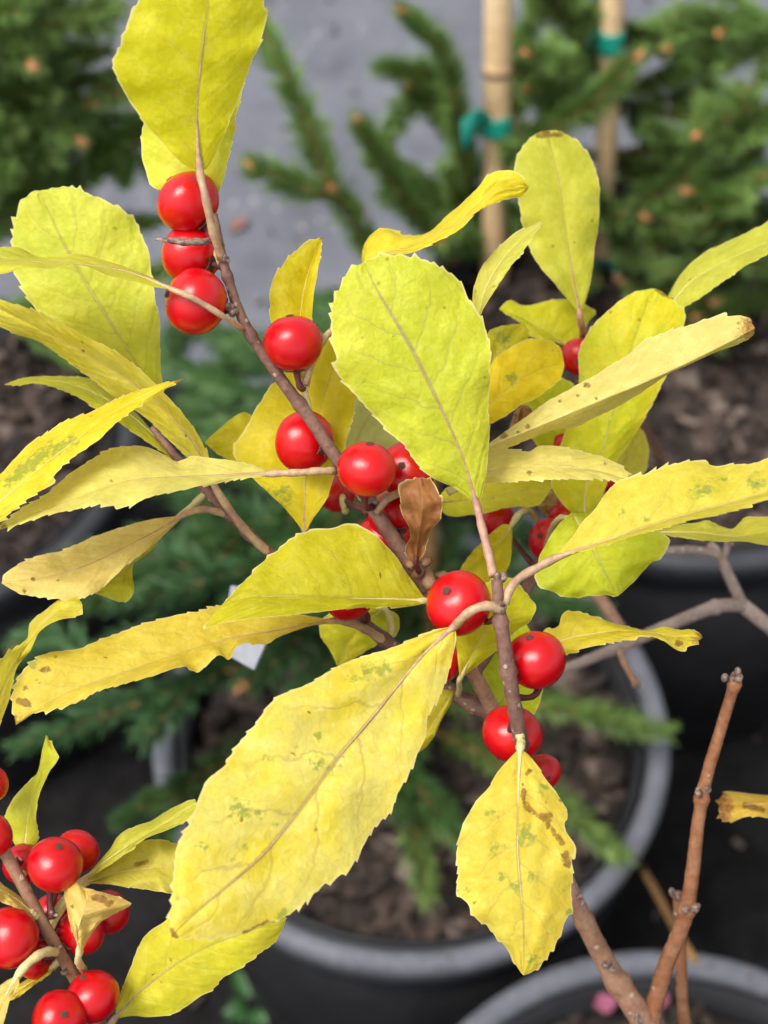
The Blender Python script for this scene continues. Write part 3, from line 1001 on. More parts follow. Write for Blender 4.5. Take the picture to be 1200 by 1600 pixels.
    for nm, lst in (('stain', stains), ('green', greens)):
        val = np.zeros(len(V))
        for item in lst:
            pts, r = np.array(item[0], float).reshape(-1, 2), item[1]
            if len(pts) > 1:
                pts = catmull(pts, 24)
            dd = np.min(np.linalg.norm(PX[:, None, :] - pts[None], axis=2), axis=1)
            val = np.maximum(val, np.clip(1 - dd / r, 0, 1))
        at = me.attributes.new(nm, 'FLOAT', 'POINT')
        at.data.foreach_set('value', val)
    if label:
        ob['label'] = label
    # petiole running on as the midrib
    k = int(n * 0.9)
    mids = M3[:k:3] if k > 12 else M3[:k]
    mids = mids + (CAM - mids) / np.linalg.norm(CAM - mids, axis=1)[:, None] * (-0.00003)
    if pet:
        pp = [W(*q) for q in pet][::-1]
        stalk = catmull(np.array(pp + [M3[0], M3[4]]), 14)[:-2]
        path = np.vstack([stalk, mids[1:]])
        rad = np.concatenate([np.linspace(pr[0] * 1.15, pr[0], len(stalk)), np.linspace(pr[0] * 0.8, 0.05, len(mids) - 1) ** 1.0 * 0 + pr[1] * (0.45 + 1.25 * np.exp(-np.linspace(0, 9, len(mids) - 1))) * np.linspace(1.0, 0.35, len(mids) - 1)]) / 1000
    else:
        path, rad = mids, pr[1] * np.linspace(0.6, 0.2, len(mids)) / 1000
    v, f = tube_data(path, rad * (1 + 0.10 * np.sin(np.arange(len(rad)) * 1.7 + seed)), 7, rough=0.05, seed=seed)
    mesh_ob('petiole', v, f, pmat or M_PET_Y, ob)
    return ob


def stem(parent, pts, radii_mm, mat, name='branch', n=None, rough=0.025, nodes=(), seg=12, seed=0):
    P = catmull(px(*pts) if len(pts[0]) == 3 and not isinstance(pts, np.ndarray) else pts, n or 10 * len(pts))
    m = len(P)
    r = np.interp(np.linspace(0, 1, m), np.linspace(0, 1, len(radii_mm)), radii_mm) / 1000
    for f, a in nodes:
        r = r + a / 1000 * np.exp(-((np.linspace(0, 1, m) - f) / 0.012) ** 2)
    rs = np.random.RandomState(seed + 5)
    P = P + rs.normal(size=P.shape) * (r.mean() * 0.02)
    v, f = tube_data(P, r, seg, rough=rough, seed=seed)
    return mesh_ob(name, v, f, mat, parent, origin=P[0])


# shared berry meshes: axis +Z = the scar end, unit radius
def berry_mesh(seed):
    rs = np.random.RandomState(seed)
    nu, nvv = 32, 22
    V, F = [], []
    k1, k2 = rs.uniform(0, 6.28, 2)
    sq = rs.uniform(0.90, 0.97)
    for i in range(nvv + 1):
        th = math.pi * i / nvv
        for j in range(nu):
            ph = 2 * math.pi * j / nu
            r = 1 + 0.012 * math.sin(2 * ph + k1) * math.sin(th) + 0.008 * math.sin(3 * ph + k2) * math.sin(th) ** 2
            r += 0.010 * math.sin(4 * th + k1) + 0.006 * math.sin(5 * ph + 3 * th + k2) * math.sin(th)
            r -= 0.05 * math.exp(-(th / 0.22) ** 2) + 0.07 * math.exp(-((math.pi - th) / 0.25) ** 2)
            V.append((r * math.sin(th) * math.cos(ph), r * math.sin(th) * math.sin(ph), sq * r * math.cos(th)))
    for i in range(nvv):
        for j in range(nu):
            k = (j + 1) % nu
            F.append((i * nu + j, (i + 1) * nu + j, (i + 1) * nu + k, i * nu + k))
    me = bpy.data.meshes.new('berry')
    me.from_pydata(V, [], F)
    me.polygons.foreach_set('use_smooth', [True] * len(me.polygons))
    me.materials.append(M_BERRY)
    return me


def star_mesh(name, r_in, r_out, lobes, zc, zo, mat, rs, th=0.05):
    V = [(0, 0, zc), (0, 0, zc - th)]
    F = []
    n = lobes * 4
    for k in range(n):
        a = 2 * math.pi * k / n
        rr = r_in + (r_out - r_in) * max(0, math.cos(a * lobes)) ** 0.8 * rs.uniform(0.8, 1.15)
        V += [(rr * math.cos(a), rr * math.sin(a), zo + rs.uniform(-.02, .02)), (rr * math.cos(a), rr * math.sin(a), zo - th)]
    for k in range(n):
        j = (k + 1) % n
        a, b = 2 + 2 * k, 2 + 2 * j
        F += [(0, a, b), (1, b + 1, a + 1), (a, a + 1, b + 1, b)]
    me = bpy.data.meshes.new(name)
    me.from_pydata(V, [], F)
    me.materials.append(mat)
    return me


BM = [berry_mesh(k) for k in range(4)]
_rs = np.random.RandomState(3)
SCAR_ME = star_mesh('scar', 0.125, 0.145, 5, 0.945, 0.925, M_SCAR, _rs)
CALYX_ME = star_mesh('calyx', 0.2, 0.36, 5, -0.93, -0.90, M_CALYX, _rs, th=0.05)
BN = [0]


def berry(parent, x, y, rpx, d, attach, scar=None, da=None, mesh=None):
    """berry at a pixel with its apparent radius; attach = pixel (and depth) on the twig; scar = pixel of its end mark"""
    BN[0] += 1
    c = W(x, y, d)
    r = rpx * d / FPX
    view = CAM - c
    view /= np.linalg.norm(view)
    A = W(*attach)
    if scar is not None:
        q = W(scar[0], scar[1], d) - c
        s = np.linalg.norm(q) / r
        s = min(s, 0.97)
        ax = q / r * (s / max(np.linalg.norm(q) / r, 1e-6)) + view * math.sqrt(max(0.02, 1 - s * s))
    else:
        ax = c - A
        ax = ax / np.linalg.norm(ax) + 0.12 * NPR.normal(size=3)
    ax = ax / np.linalg.norm(ax)
    ob = bpy.data.objects.new('berry', BM[BN[0] % 4])
    COL.objects.link(ob)
    put(ob, c, parent)
    ob.rotation_euler = Vector(ax).to_track_quat('Z', 'Y').to_euler()
    ob.scale = (r, r, r)
    for nm, me in (('scar', SCAR_ME), ('calyx', CALYX_ME)):
        o = bpy.data.objects.new(nm, me)
        COL.objects.link(o)
        o.parent = ob
    # stalk, in the berry's own frame
    base = c - ax * r * 0.93
    mid = base - ax * r * 0.35 + (A - base) * 0.35
    P = catmull([base, mid, A], 9)
    v, f = tube_data(P, [0.00055, 0.00042, 0.0006], 7)
    mat3 = np.array(ob.rotation_euler.to_matrix())
    lv = ((v - c) @ mat3) / r
    me = bpy.data.meshes.new('stalk')
    me.from_pydata(lv.tolist(), [], f)
    me.polygons.foreach_set('use_smooth', [True] * len(me.polygons))
    me.materials.append(M_STALK)
    o = bpy.data.objects.new('stalk', me)
    COL.objects.link(o)
    o.parent = ob
    return ob


def bud(parent, x, y, d, size_mm, axis, n=1, seed=0, name='bud'):
    rs = np.random.RandomState(seed + 77)
    parts = []
    for k in range(n):
        o = rs.normal(size=3) * size_mm / 1000 * (0.55 if n > 1 else 0)
        ax = np.asarray(axis, float) + rs.normal(size=3) * 0.35
        parts.append(ellipsoid(W(x, y, d) + o, ax, size_mm / 1000 * rs.uniform(.8, 1.2), size_mm / 1000 * 0.68, 9, 7))
    v, f = join(parts)
    return mesh_ob(name, v, f, M_BUD, parent)


# ------------------------------------------------------------------ the winterberry shrub
root_xyz = np.array((B_POT[0] - 0.005, B_POT[1] + 0.03, Z_SOIL))
shrub = thing('winterberry_shrub', root_xyz, 'winterberry shrub with yellow leaves and red berries, sharp across the middle of the picture', 'shrub', 'winterberry shrubs')

low = [root_xyz + (0, 0, -0.02), root_xyz + (0.004, 0.004, 0.10), root_xyz * 0.45 + W(1030, 1720, .27) * 0.55 + (0.0, 0.01, 0), W(1022, 1660, .252)]
main_px = [(1006, 1597, .243), (950, 1510, .240), (895, 1400, .235), (830, 1250, .228), (775, 1120, .222), (737, 1045, .2185), (700, 975, .215), (665, 918, .212)]
stem(shrub, np.array(low + px((1014, 1625, .247))), [3.6, 3.3, 3.0, 2.7, 2.55], M_STEM_THICK, 'stem', n=60, rough=0.05, seed=1)
stem(shrub, [(1014, 1625, .247)] + main_px, [2.3, 2.05, 1.7, 1.48, 1.36, 1.32, 1.3, 1.15, 1.1, 1.3], M_STEM_THICK, 'stem', n=130, rough=0.02, nodes=((.045, .5), (.16, .35), (.3, .2), (.62, .3)), seed=2)
stem(shrub, [(665, 918, .212), (630, 866, .2095), (580, 790, .2075), (525, 715, .206), (480, 648, .205), (430, 580, .2035), (382, 505, .202), (352, 420, .2008), (340, 365, .200), (334, 335, .2)],
     [1.45, 1.2, 1.0, .95, .92, .88, .8, .7, .62, .55], M_STEM, n=120, rough=0.03, nodes=((.33, .25), (.53, .2), (.72, .2), (.86, .2)), seed=3)
stem(shrub, [(772, 1115, .222), (735, 1098, .223), (690, 1070, .2235), (605, 1003, .222), (520, 938, .221), (425, 866, .2195), (355, 803, .219), (312, 756, .219), (268, 706, .2195), (238, 668, .2205)],
     [1.35, 1.2, 1.05, .95, .85, .8, .75, .68, .5], M_STEM, n=110, nodes=((.05, .3), (.3, .2), (.56, .25), (.68, .2)), seed=4)
stem(shrub, [(845, 1285, .2295), (830, 1222, .216), (816, 1168, .204), (805, 1110, .199), (791, 1030, .1968), (781, 960, .196), (776, 905, .196)],
     [.9, .9, .9, 1.0, 1.05, 1.0, .75], M_STEM, n=90, rough=0.05, nodes=((.55, .2), (.78, .3), (.9, .3)), seed=5)
stem(shrub, [(740, 1050, .2185), (800, 960, .231), (840, 885, .239), (872, 790, .245), (893, 690, .247), (907, 565, .244), (912, 512, .241)],
     [1.2, 1.1, 1.0, .9, .8, .7, .6], M_STEM, n=70, seed=6)
stem(shrub, [(1012, 1610, .244), (1040, 1510, .240), (1072, 1425, .237), (1098, 1240, .230), (1126, 1140, .226), (1150, 1062, .222)],
     [1.5, 1.35, 1.2, 1.02, .92, .82], M_ORANGE, n=110, rough=.02, nodes=((.36, .35), (.67, .35), (.985, .3)), seed=7)
stem(shrub, [(1075, 1640, .262), (1066, 1560, .259), (1064, 1480, .257), (1058, 1395, .254)], [1.2, 1.05, .95, .8], M_ORANGE, n=40, nodes=((.75, .3),), seed=8)
stem(shrub, [(1040, 1700, .27), (1200, 1700, .27), (1320, 1500, .26), (1300, 1272, .245)], [1.2, 1.0, .8, .6], M_ORANGE, n=40, seed=9)
# straw-coloured thin stem leaving the lower right pot
# knots on the old node of the main stem
for k, (x, y, d, s) in enumerate([(652, 893, .2095, .9), (668, 905, .2105, 1.1), (676, 925, .2108, .9), (690, 900, .213, .8), (640, 880, .2085, .7), (665, 880, .2115, .7)]):
    v, f = ellipsoid(W(x, y, d), NPR.normal(size=3), s * 1.5 / 1000, s / 1000, 9, 7)
    mesh_ob('knot', v + NPR.normal(size=v.shape) * 0.00012, f, M_GNARL, shrub)
UPW = np.array((0, 0.2, 1.0))
bud(shrub, 776, 902, .196, .75, UPW, 2, 1)
bud(shrub, 1150, 1056, .2218, .85, UPW, 5, 2)
bud(shrub, 1096, 1236, .2285, .85, (-0.4, 0, 1), 3, 3)
bud(shrub, 1077, 1416, .2355, .95, (0.7, 0, .6), 3, 4)
bud(shrub, 1053, 1398, .2535, .9, (-0.3, 0, 1), 3, 5)
bud(shrub, 952, 1512, .2375, .9, (-0.4, -.3, .6), 3, 6)
bud(shrub, 1000, 1588, .2410, 1.0, (-0.4, -.3, .6), 4, 7)
bud(shrub, 905, 1410, .2330, .6, (-0.4, -.3, .6), 2, 8)
bud(shrub, 362, 480, .2005, .75, (-0.4, -.5, .6), 4, 9)
bud(shrub, 350, 405, .1995, .5, (0.4, -.5, .6), 2, 10)
bud(shrub, 480, 600, .2035, .5, (0.4, -.5, .6), 2, 11)
bud(shrub, 587, 780, .2060, .6, (0.4, -.5, .6), 3, 12)
bud(shrub, 783, 950, .1950, .6, (0.4, -.5, .6), 3, 13)
bud(shrub, 815, 1160, .2025, .5, (0.0, -.5, -.6), 2, 14)

YEL, YEL2 = (232, 214, 84), (228, 200, 52)
LIME, LIME2 = (206, 210, 84), (196, 204, 66)
GOLD, GOLD2 = (226, 196, 36), (236, 208, 40)
TAN, TAN2 = (222, 202, 120), (216, 196, 104)

# L1 / L2 the pair at the top
leaf(shrub, [(312, 268), (308, 180), (316, 80), (326, 0), (330, -70)], [(285, 255), (240, 210), (198, 150), (181, 98), (196, 42), (235, -20), (280, -60)],
     [(325, 262), (352, 205), (380, 130), (402, 80), (413, 25), (405, -25), (375, -60)], (.1945, .190, .186, .184), (208, 200, 30), (216, 208, 42), ld=-1.0, rd=2.0,
     pet=[(322, 312, .1945), (334, 365, .197), (347, 405, .2)], pr=(.55, .3), pmat=M_PET, vein=.18, transl=.42, pucker=.7)
leaf(shrub, [(322, 345), (318, 250), (312, 150), (310, 40)], [(285, 310), (240, 290), (221, 245), (225, 190), (250, 100)], [(345, 290), (361, 230), (372, 165), (381, 115), (370, 70)],
     (.204, .2035, .203, .203), (212, 212, 66), (220, 216, 80), ld=1, rd=-2.5, pet=[(330, 375, .2035), (346, 412, .2015)], camber=.8, vein=.15)
# L3 round pale leaf on the left
leaf(shrub, [(258, 640), (235, 600), (175, 508), (110, 400), (70, 318), (62, 298)], [(220, 612), (150, 570), (60, 490), (25, 430), (21, 370), (29, 325), (45, 305)],
     [(256, 615), (251, 575), (248, 500), (238, 430), (215, 355), (170, 315), (110, 294)], (.2205, .2195, .2185, .2185), (204, 208, 74), (214, 212, 84), ld=1.5, rd=-1.0,
     pet=[(252, 668, .2205)], vein=.28, pucker=1.5, bump=.12, tooth=.42, greens=[([(180, 358)], 9)])
# L4 edge-on leaf crossing it
leaf(shrub, [(268, 452), (200, 425), (120, 412), (40, 408), (-70, 395)], [(230, 430), (165, 407), (120, 397), (65, 402), (30, 387), (-10, 388)], [(240, 448), (165, 428), (120, 412), (85, 420), (45, 418), (-10, 428)],
     (.1945, .197, .199, .200), (208, 208, 66), (214, 206, 80), cback=(210, 200, 90), ld=(2, 9, 8, 5), rd=(-2, -7, -7, -4), pet=[(300, 465, .1945), (345, 492, .1965), (378, 514, .2010)], pr=(.40, .2), pmat=M_PET, tooth=.25, wave=.4)
# L5 long leaf
leaf(shrub, [(333, 757), (305, 695), (225, 612), (120, 545), (0, 483), (-50, 462)], [(325, 712), (292, 654), (240, 598), (196, 560), (125, 521), (60, 488), (17, 474), (-20, 462)],
     [(316, 738), (290, 712), (233, 658), (179, 619), (137, 587), (100, 560), (62, 535), (25, 521), (-15, 500)], (.2165, .214, .2125, .212, .211), (224, 208, 98), (218, 198, 70), cback=GOLD, ld=(-3, -5, -4, -3), rd=(3, 5, 5, 3),
     pet=[(367, 808, .2175), (400, 846, .2185), (424, 866, .2195)], pr=(.6, .22), pmat=M_PET, vein=.12, stains=[([(290, 680)], 6), ([(130, 548)], 6)], wave=.5)
# L6 small olive leaf behind
leaf(shrub, [(278, 728), (240, 680), (180, 632), (120, 603), (60, 594), (6, 601)], [(262, 705), (217, 650), (175, 614), (140, 592), (83, 588), (40, 590)], [(262, 712), (225, 687), (183, 658), (146, 635), (104, 612), (60, 599), (25, 602)],
     (.2195, .2215, .223, .223), (186, 180, 44), (196, 190, 50), ld=4, rd=-4, pet=[(300, 748, .219)], vein=.2, tooth=.3)
# L7 pointed leaf
leaf(shrub, [(-60, 835), (10, 775), (70, 725), (140, 672), (215, 622), (287, 592)], [(-50, 780), (0, 742), (42, 696), (71, 677), (100, 660), (142, 644), (179, 625), (217, 610), (250, 601)],
     [(-40, 840), (0, 815), (42, 779), (75, 758), (92, 733), (117, 712), (154, 687), (179, 662), (200, 646), (233, 625), (262, 606)], (.196, .1975, .1995, .2005, .201), (224, 204, 46), (232, 212, 66), ld=(-2, 5, 5, 2), rd=(2, -3, -3, -1),
     vein=.2, tooth=.42, greens=[([(15, 755), (60, 715), (110, 690)], 20)], stains=[([(283, 593), (275, 596)], 7)])
# L8 broad pale underside
leaf(shrub, [(425, 740), (360, 742), (280, 745), (200, 752), (120, 778), (60, 800), (-8, 828)], [(400, 728), (367, 721), (325, 715), (300, 712), (280, 722), (258, 710), (233, 700), (205, 698), (175, 702), (150, 712), (125, 729), (100, 748), (75, 771), (42, 790), (12, 812)],
     [(408, 744), (375, 748), (342, 754), (308, 760), (267, 769), (233, 777), (205, 790), (175, 789), (158, 787), (117, 796), (75, 804), (33, 818)], (.204, .2025, .200, .199, .199), (212, 202, 106), (220, 206, 116), ld=(1, 5, 6, 3), rd=(-1, -4, -4, -2),
     pet=[(470, 738, .2045), (500, 736, .205), (522, 735, .206)], pr=(.5, .22), pmat=M_PET, vein=.1, transl=.3, tooth=.4, stains=[([(174, 752)], 6), ([(5, 822)], 10)])
# L9 tan leaf and the yellow leaf under it
leaf(shrub, [(290, 803), (240, 832), (190, 858), (130, 885), (70, 902), (2, 911)], [(265, 808), (233, 812), (200, 821), (162, 833), (137, 844), (96, 860), (54, 871), (25, 885), (8, 900)], [(262, 830), (235, 855), (200, 880), (165, 912), (128, 936), (83, 934), (29, 926)],
     (.2165, .214, .211, .209, .208), (222, 196, 118), (218, 190, 106), ld=(0, 4, 4, 2), rd=(0, -3, -4, -1), pet=[(317, 796, .2175), (342, 800, .2185), (356, 806, .219)], pr=(.5, .2), pmat=M_PET, vein=.12, transl=.28, wave=.5,
     stains=[([(52, 905)], 7), ([(38, 923)], 8), ([(90, 907)], 6)])
leaf(shrub, [(262, 822), (225, 860), (190, 895), (140, 925)], [(225, 830), (170, 870), (135, 905)], [(238, 858), (206, 885), (210, 922), (197, 941), (165, 932)], (.2185, .2165, .2155, .215), (208, 204, 58), (214, 208, 64), ld=4, rd=-1, pet=[(290, 800, .219), (322, 770, .219)], vein=.12, tooth=.15)
# L10 twisted strip at the left edge
leaf(shrub, [(-25, 1150), (10, 1060), (48, 1000), (85, 958), (129, 946)], [(-25, 1080), (0, 1033), (10, 1022), (42, 998), (46, 975), (75, 950), (95, 935), (120, 935)], [(-10, 1150), (4, 1121), (19, 1071), (27, 1042), (48, 1015), (62, 987), (92, 969), (125, 960)],
     (.208, .206, .205, .205), (212, 200, 74), (216, 192, 90), ld=(-6, -7, 4, 3), rd=(6, 6, -5, -2), vein=.15, tooth=.3)
# L11 long yellow leaf
leaf(shrub, [(522, 969), (440, 984), (350, 1000), (220, 1042), (100, 1085), (25, 1133)], [(480, 962), (400, 950), (337, 948), (308, 956), (271, 960), (233, 973), (192, 988), (158, 1000), (117, 1015), (71, 1021), (46, 1035), (29, 1062), (20, 1090)],
     [(495, 975), (437, 994), (417, 1006), (375, 1006), (358, 1030), (342, 1022), (325, 1038), (308, 1049), (287, 1041), (233, 1058), (192, 1069), (154, 1079), (121, 1096), (83, 1108), (42, 1117)], (.2145, .210, .2065, .204, .203), (226, 202, 92), (222, 194, 76), ld=(1, 3, 3, 2), rd=(0, -4, -4, -2),
     pet=[(550, 974, .217), (575, 985, .2195), (606, 1004, .222)], pr=(.6, .2), pmat=M_PET, vein=.2, tip=.955, stains=[([(66, 1048), (75, 1045)], 10), ([(60, 1065)], 8), ([(30, 1095), (45, 1100)], 12), ([(165, 1028)], 5), ([(40, 1075)], 8)], greens=[([(52, 1036)], 16)])
# L12 the leaf over it
leaf(shrub, [(666, 939), (617, 936), (554, 935), (450, 931), (385, 935), (344, 947)], [(640, 900), (610, 860), (582, 834), (555, 821), (510, 822), (470, 835), (440, 855), (405, 885), (375, 915), (355, 938)], [(655, 945), (600, 948), (545, 951), (490, 957), (430, 963), (390, 967), (350, 972), (323, 980)],
     (.2065, .203, .201, .200, .2), (190, 182, 38), (200, 190, 42), ld=(1, 4, 5, 3), rd=(-1, -4, -5, -3), pet=[(690, 945, .211)], vein=.18, tooth=.3, veincol=(120, 112, 50), stains=[([(594, 900)], 4), ([(552, 882)], 4)])
# L13 central lime leaf
leaf(shrub, [(745, 789), (721, 708), (675, 608), (646, 550), (617, 500), (592, 458), (568, 410)], [(708, 762), (671, 742), (633, 700), (600, 667), (567, 629), (546, 604), (529, 575), (519, 542), (517, 508), (521, 479), (530, 452), (545, 425)],
     [(751, 780), (759, 737), (765, 675), (763, 629), (767, 590), (763, 545), (755, 510), (742, 478), (715, 437), (690, 418), (655, 406), (620, 401), (590, 403)], (.2005, .198, .1965, .196, .197), (196, 202, 60), (206, 207, 70), ld=.8, rd=.8,
     pet=[(752, 820, .199), (762, 860, .1975), (771, 900, .196)], pr=(.55, .22), pmat=M_PET_P, vein=.42, veincol=(158, 150, 96), tooth=.42, bump=.14, rumple=.5, nv=6.5, pucker=1.5,
     stains=[([(617, 525)], 5), ([(580, 540)], 4), ([(533, 515)], 3), ([(722, 500)], 4), ([(612, 532)], 4)])
# L14 twisted leaf above it
leaf(shrub, [(600, 480), (572, 408), (640, 384), (715, 345), (775, 298), (826, 292)], [(572, 430), (565, 398), (575, 372), (600, 357), (630, 367), (665, 365), (700, 335), (720, 320), (745, 295), (765, 272), (800, 267)], [(612, 440), (600, 402), (640, 396), (685, 376), (720, 357), (735, 340), (755, 325), (790, 311), (815, 306)],
     (.214, .211, .209, .208, .208), (228, 204, 44), (232, 210, 60), cback=(222, 206, 80), ld=(2, 6, 6, -3), rd=(-1, -4, -5, 4), pet=[(560, 495, .2125), (514, 520, .2045), (492, 553, .2030), (477, 603, .2040)], pmat=M_PET, vein=.12, tooth=.45, tip=.965)
# L15 small pale leaf
leaf(shrub, [(742, 520), (757, 455), (785, 405), (815, 375), (850, 345)], [(738, 480), (740, 450), (755, 415), (780, 385), (815, 360)], [(752, 490), (775, 450), (795, 420), (815, 395), (836, 365)], (.205, .206, .207, .207), (206, 202, 96), (210, 204, 104), ld=4, rd=-4, vein=.12, tooth=.4)
# L16 upright pale leaf
leaf(shrub, [(906, 492), (890, 400), (876, 300), (856, 203)], [(890, 470), (870, 448), (840, 410), (820, 360), (807, 300), (806, 255), (820, 225), (840, 208)], [(912, 480), (920, 450), (928, 400), (936, 340), (935, 300), (930, 260), (915, 235), (885, 210)],
     (.2375, .237, .2365, .237), (198, 196, 74), (206, 200, 80), ld=-1, rd=2, pet=[(908, 505, .2385), (912, 522, .241)], pmat=M_PET_P, vein=.12, pucker=.5, stains=[([(856, 206), (840, 212), (875, 210)], 8)], tooth=.25)
# L17 right-hand strip
leaf(shrub, [(1035, 492), (1080, 440), (1140, 405), (1210, 372), (1270, 330)], [(1045, 460), (1075, 415), (1120, 385), (1175, 360), (1225, 335)], [(1065, 482), (1100, 460), (1130, 440), (1165, 415), (1210, 390), (1250, 355)], (.236, .234, .232, .231), (198, 196, 76), (204, 200, 84), ld=5, rd=-5, pet=[(1000, 540, .241), (930, 600, .2455)], vein=.15)
# L18 yellow leaf behind the long tan one
leaf(shrub, [(913, 812), (916, 760), (941, 705), (956, 645), (990, 532), (1012, 472), (1026, 451)], [(880, 790), (862, 755), (875, 700), (896, 640), (905, 592), (906, 555), (915, 525), (934, 502), (960, 476), (990, 457)],
     [(935, 790), (948, 755), (964, 718), (982, 697), (1009, 649), (1027, 615), (1039, 589), (1060, 540), (1069, 502), (1065, 484), (1046, 465)], (.234, .232, .230, .229, .230), (204, 206, 48), (232, 212, 50), ld=2, rd=1, vein=.25, veincol=(150, 160, 60),
     pet=[(905, 830, .238), (880, 812, .243)], tooth=.2, stains=[([(1026, 452), (1050, 466)], 7)])
# L19 long tan leaf
leaf(shrub, [(742, 706), (860, 658), (975, 611), (1050, 578), (1120, 545), (1180, 513)], [(765, 692), (810, 660), (866, 621), (904, 600), (937, 583), (975, 559), (1005, 534), (1035, 521), (1087, 504), (1136, 495), (1166, 496)], [(765, 709), (825, 687), (862, 672), (900, 667), (937, 649), (975, 630), (1027, 596), (1042, 585), (1076, 570), (1117, 551), (1147, 540), (1174, 526)],
     (.211, .208, .206, .2045, .204), (212, 194, 114), (216, 198, 120), cback=(206, 204, 70), ld=(1, 4, 4, 2), rd=(1, 6, 6, 3), camber=.3, wave=.4, vein=.14, transl=.28, tip=.935, pet=[(715, 730, .213)], tooth=.36,
     stains=[([(917, 601)], 10), ([(932, 623)], 6), ([(825, 667)], 8), ([(788, 682)], 11), ([(875, 626)], 6), ([(903, 618)], 6), ([(810, 676)], 6)])
# L20 wavy tan leaf
leaf(shrub, [(730, 752), (770, 735), (840, 728), (920, 733), (975, 748), (1013, 769)], [(752, 715), (795, 701), (825, 707), (842, 697), (877, 699), (915, 707), (945, 716), (966, 727), (990, 746)], [(750, 755), (790, 752), (825, 750), (900, 748), (945, 748), (975, 757), (1002, 767)],
     (.212, .208, .2055, .2045, .2045), (222, 206, 116), (226, 206, 110), cback=(216, 212, 90), ld=(3, 7, 5, 1), rd=(-1, -4, -4, -1), vein=.12, transl=.3, tooth=.42, tip=.97, stains=[([(827, 739)], 7), ([(985, 745)], 8), ([(946, 724)], 6)], pet=[(700, 770, .213)])
# L21 big right leaf
leaf(shrub, [(868, 872), (960, 840), (1050, 810), (1130, 788), (1200, 768), (1290, 735)], [(880, 856), (896, 838), (911, 815), (930, 793), (945, 772), (962, 756), (997, 746), (1020, 736), (1046, 727), (1076, 720), (1099, 722), (1117, 727), (1144, 727), (1174, 726), (1215, 712), (1260, 715)],
     [(900, 863), (945, 852), (990, 837), (1035, 826), (1069, 815), (1110, 807), (1155, 796), (1200, 778), (1250, 757)], (.1975, .1955, .194, .192, .189), (214, 196, 74), (218, 200, 86), cback=(210, 196, 96), ld=(1, 4, 5, 4), rd=(-1, -5, -5, -3), tooth=.5, vein=.22,
     pet=[(840, 887, .1975), (812, 903, .197), (796, 922, .196), (789, 944, .196)], pr=(.58, .25), pmat=M_PET, greens=[([(972, 804)], 14), ([(1085, 770), (1110, 765)], 18), ([(1010, 812)], 10), ([(1180, 755)], 24), ([(1130, 748)], 10)], stains=[([(1183, 757)], 6), ([(1075, 745)], 3)])
# L22 lime leaf below it
leaf(shrub, [(893, 800), (926, 854), (941, 887), (966, 931)], [(860, 835), (838, 890), (845, 918), (892, 932), (938, 929)], [(960, 800), (1015, 820), (1046, 846), (1012, 884), (990, 908), (975, 920)], (.214, .2125, .212, .2125), (192, 200, 44), (204, 206, 54), ld=1, rd=2, vein=.35, veincol=(170, 178, 90), pet=[(872, 812, .217), (862, 830, .225), (850, 870, .237)], tooth=.25)
# L24 yellow strip behind
leaf(shrub, [(680, 785), (740, 780), (800, 770), (866, 757)], [(700, 762), (750, 752), (800, 745), (840, 742)], [(700, 806), (750, 802), (800, 792), (842, 788)], (.232, .234, .235, .236), (212, 204, 52), (220, 208, 60), ld=4, rd=-3, vein=.1, tooth=.1, pet=[(662, 772, .220), (632, 768, .2085), (603, 780, .2055), (588, 800, .2065)], pmat=M_PET)
# L25 yellow leaf further back on the right
leaf(shrub, [(930, 780), (965, 740), (985, 700), (1000, 668)], [(935, 745), (955, 705), (980, 680)], [(975, 765), (1008, 735), (1013, 695)], (.248, .250, .251, .252), (220, 206, 78), (226, 210, 90), ld=2, rd=0, pet=[(900, 790, .2465), (880, 760, .2465)], tooth=.15)
# L26 golden leaf, L27 mottled one behind it
leaf(shrub, [(735, 660), (790, 610), (840, 578), (882, 568)], [(742, 610), (765, 572), (787, 551), (817, 532), (847, 530), (874, 543)], [(765, 662), (817, 632), (851, 612), (876, 590)], (.220, .222, .223, .224), (240, 206, 28), (244, 216, 44), ld=2, rd=-1, vein=.15, tooth=.15, greens=[([(800, 590)], 18)], pet=[(722, 700, .216)])
leaf(shrub, [(745, 620), (770, 560), (800, 520), (818, 506)], [(745, 570), (763, 520), (793, 508)], [(780, 580), (812, 550), (826, 520)], (.2265, .228, .229, .2295), (208, 196, 48), (216, 200, 50), vein=.2, tooth=.12, pet=[(735, 700, .222)], greens=[([(785, 530)], 24)])
# L28 leaf behind the petiole
leaf(shrub, [(905, 545), (865, 525), (825, 500), (780, 483)], [(918, 505), (932, 488), (915, 474), (877, 468), (847, 472), (817, 478), (797, 470)], [(885, 540), (862, 533), (830, 526), (812, 503), (792, 491)], (.244, .244, .2445, .245), (204, 200, 36), (212, 202, 44), ld=2, rd=-2, vein=.18, veincol=(190, 190, 90), pet=[(909, 556, .2445)], tooth=.15)
# L29 lime leaf behind the long tan leaf, L30 small yellow below
leaf(shrub, [(890, 720), (862, 668), (842, 630), (822, 600)], [(850, 710), (822, 660), (815, 620)], [(905, 670), (900, 610), (870, 585), (840, 588)], (.240, .2395, .239, .239), (200, 206, 40), (208, 210, 46), vein=.1, tooth=.1, pet=[(893, 740, .246)])
leaf(shrub, [(880, 740), (868, 700), (855, 672)], [(855, 725), (843, 690)], [(890, 710), (878, 676)], (.2435, .243, .243), (220, 206, 70), (226, 210, 80), vein=.1, tooth=.1, pet=[(888, 755, .246)])
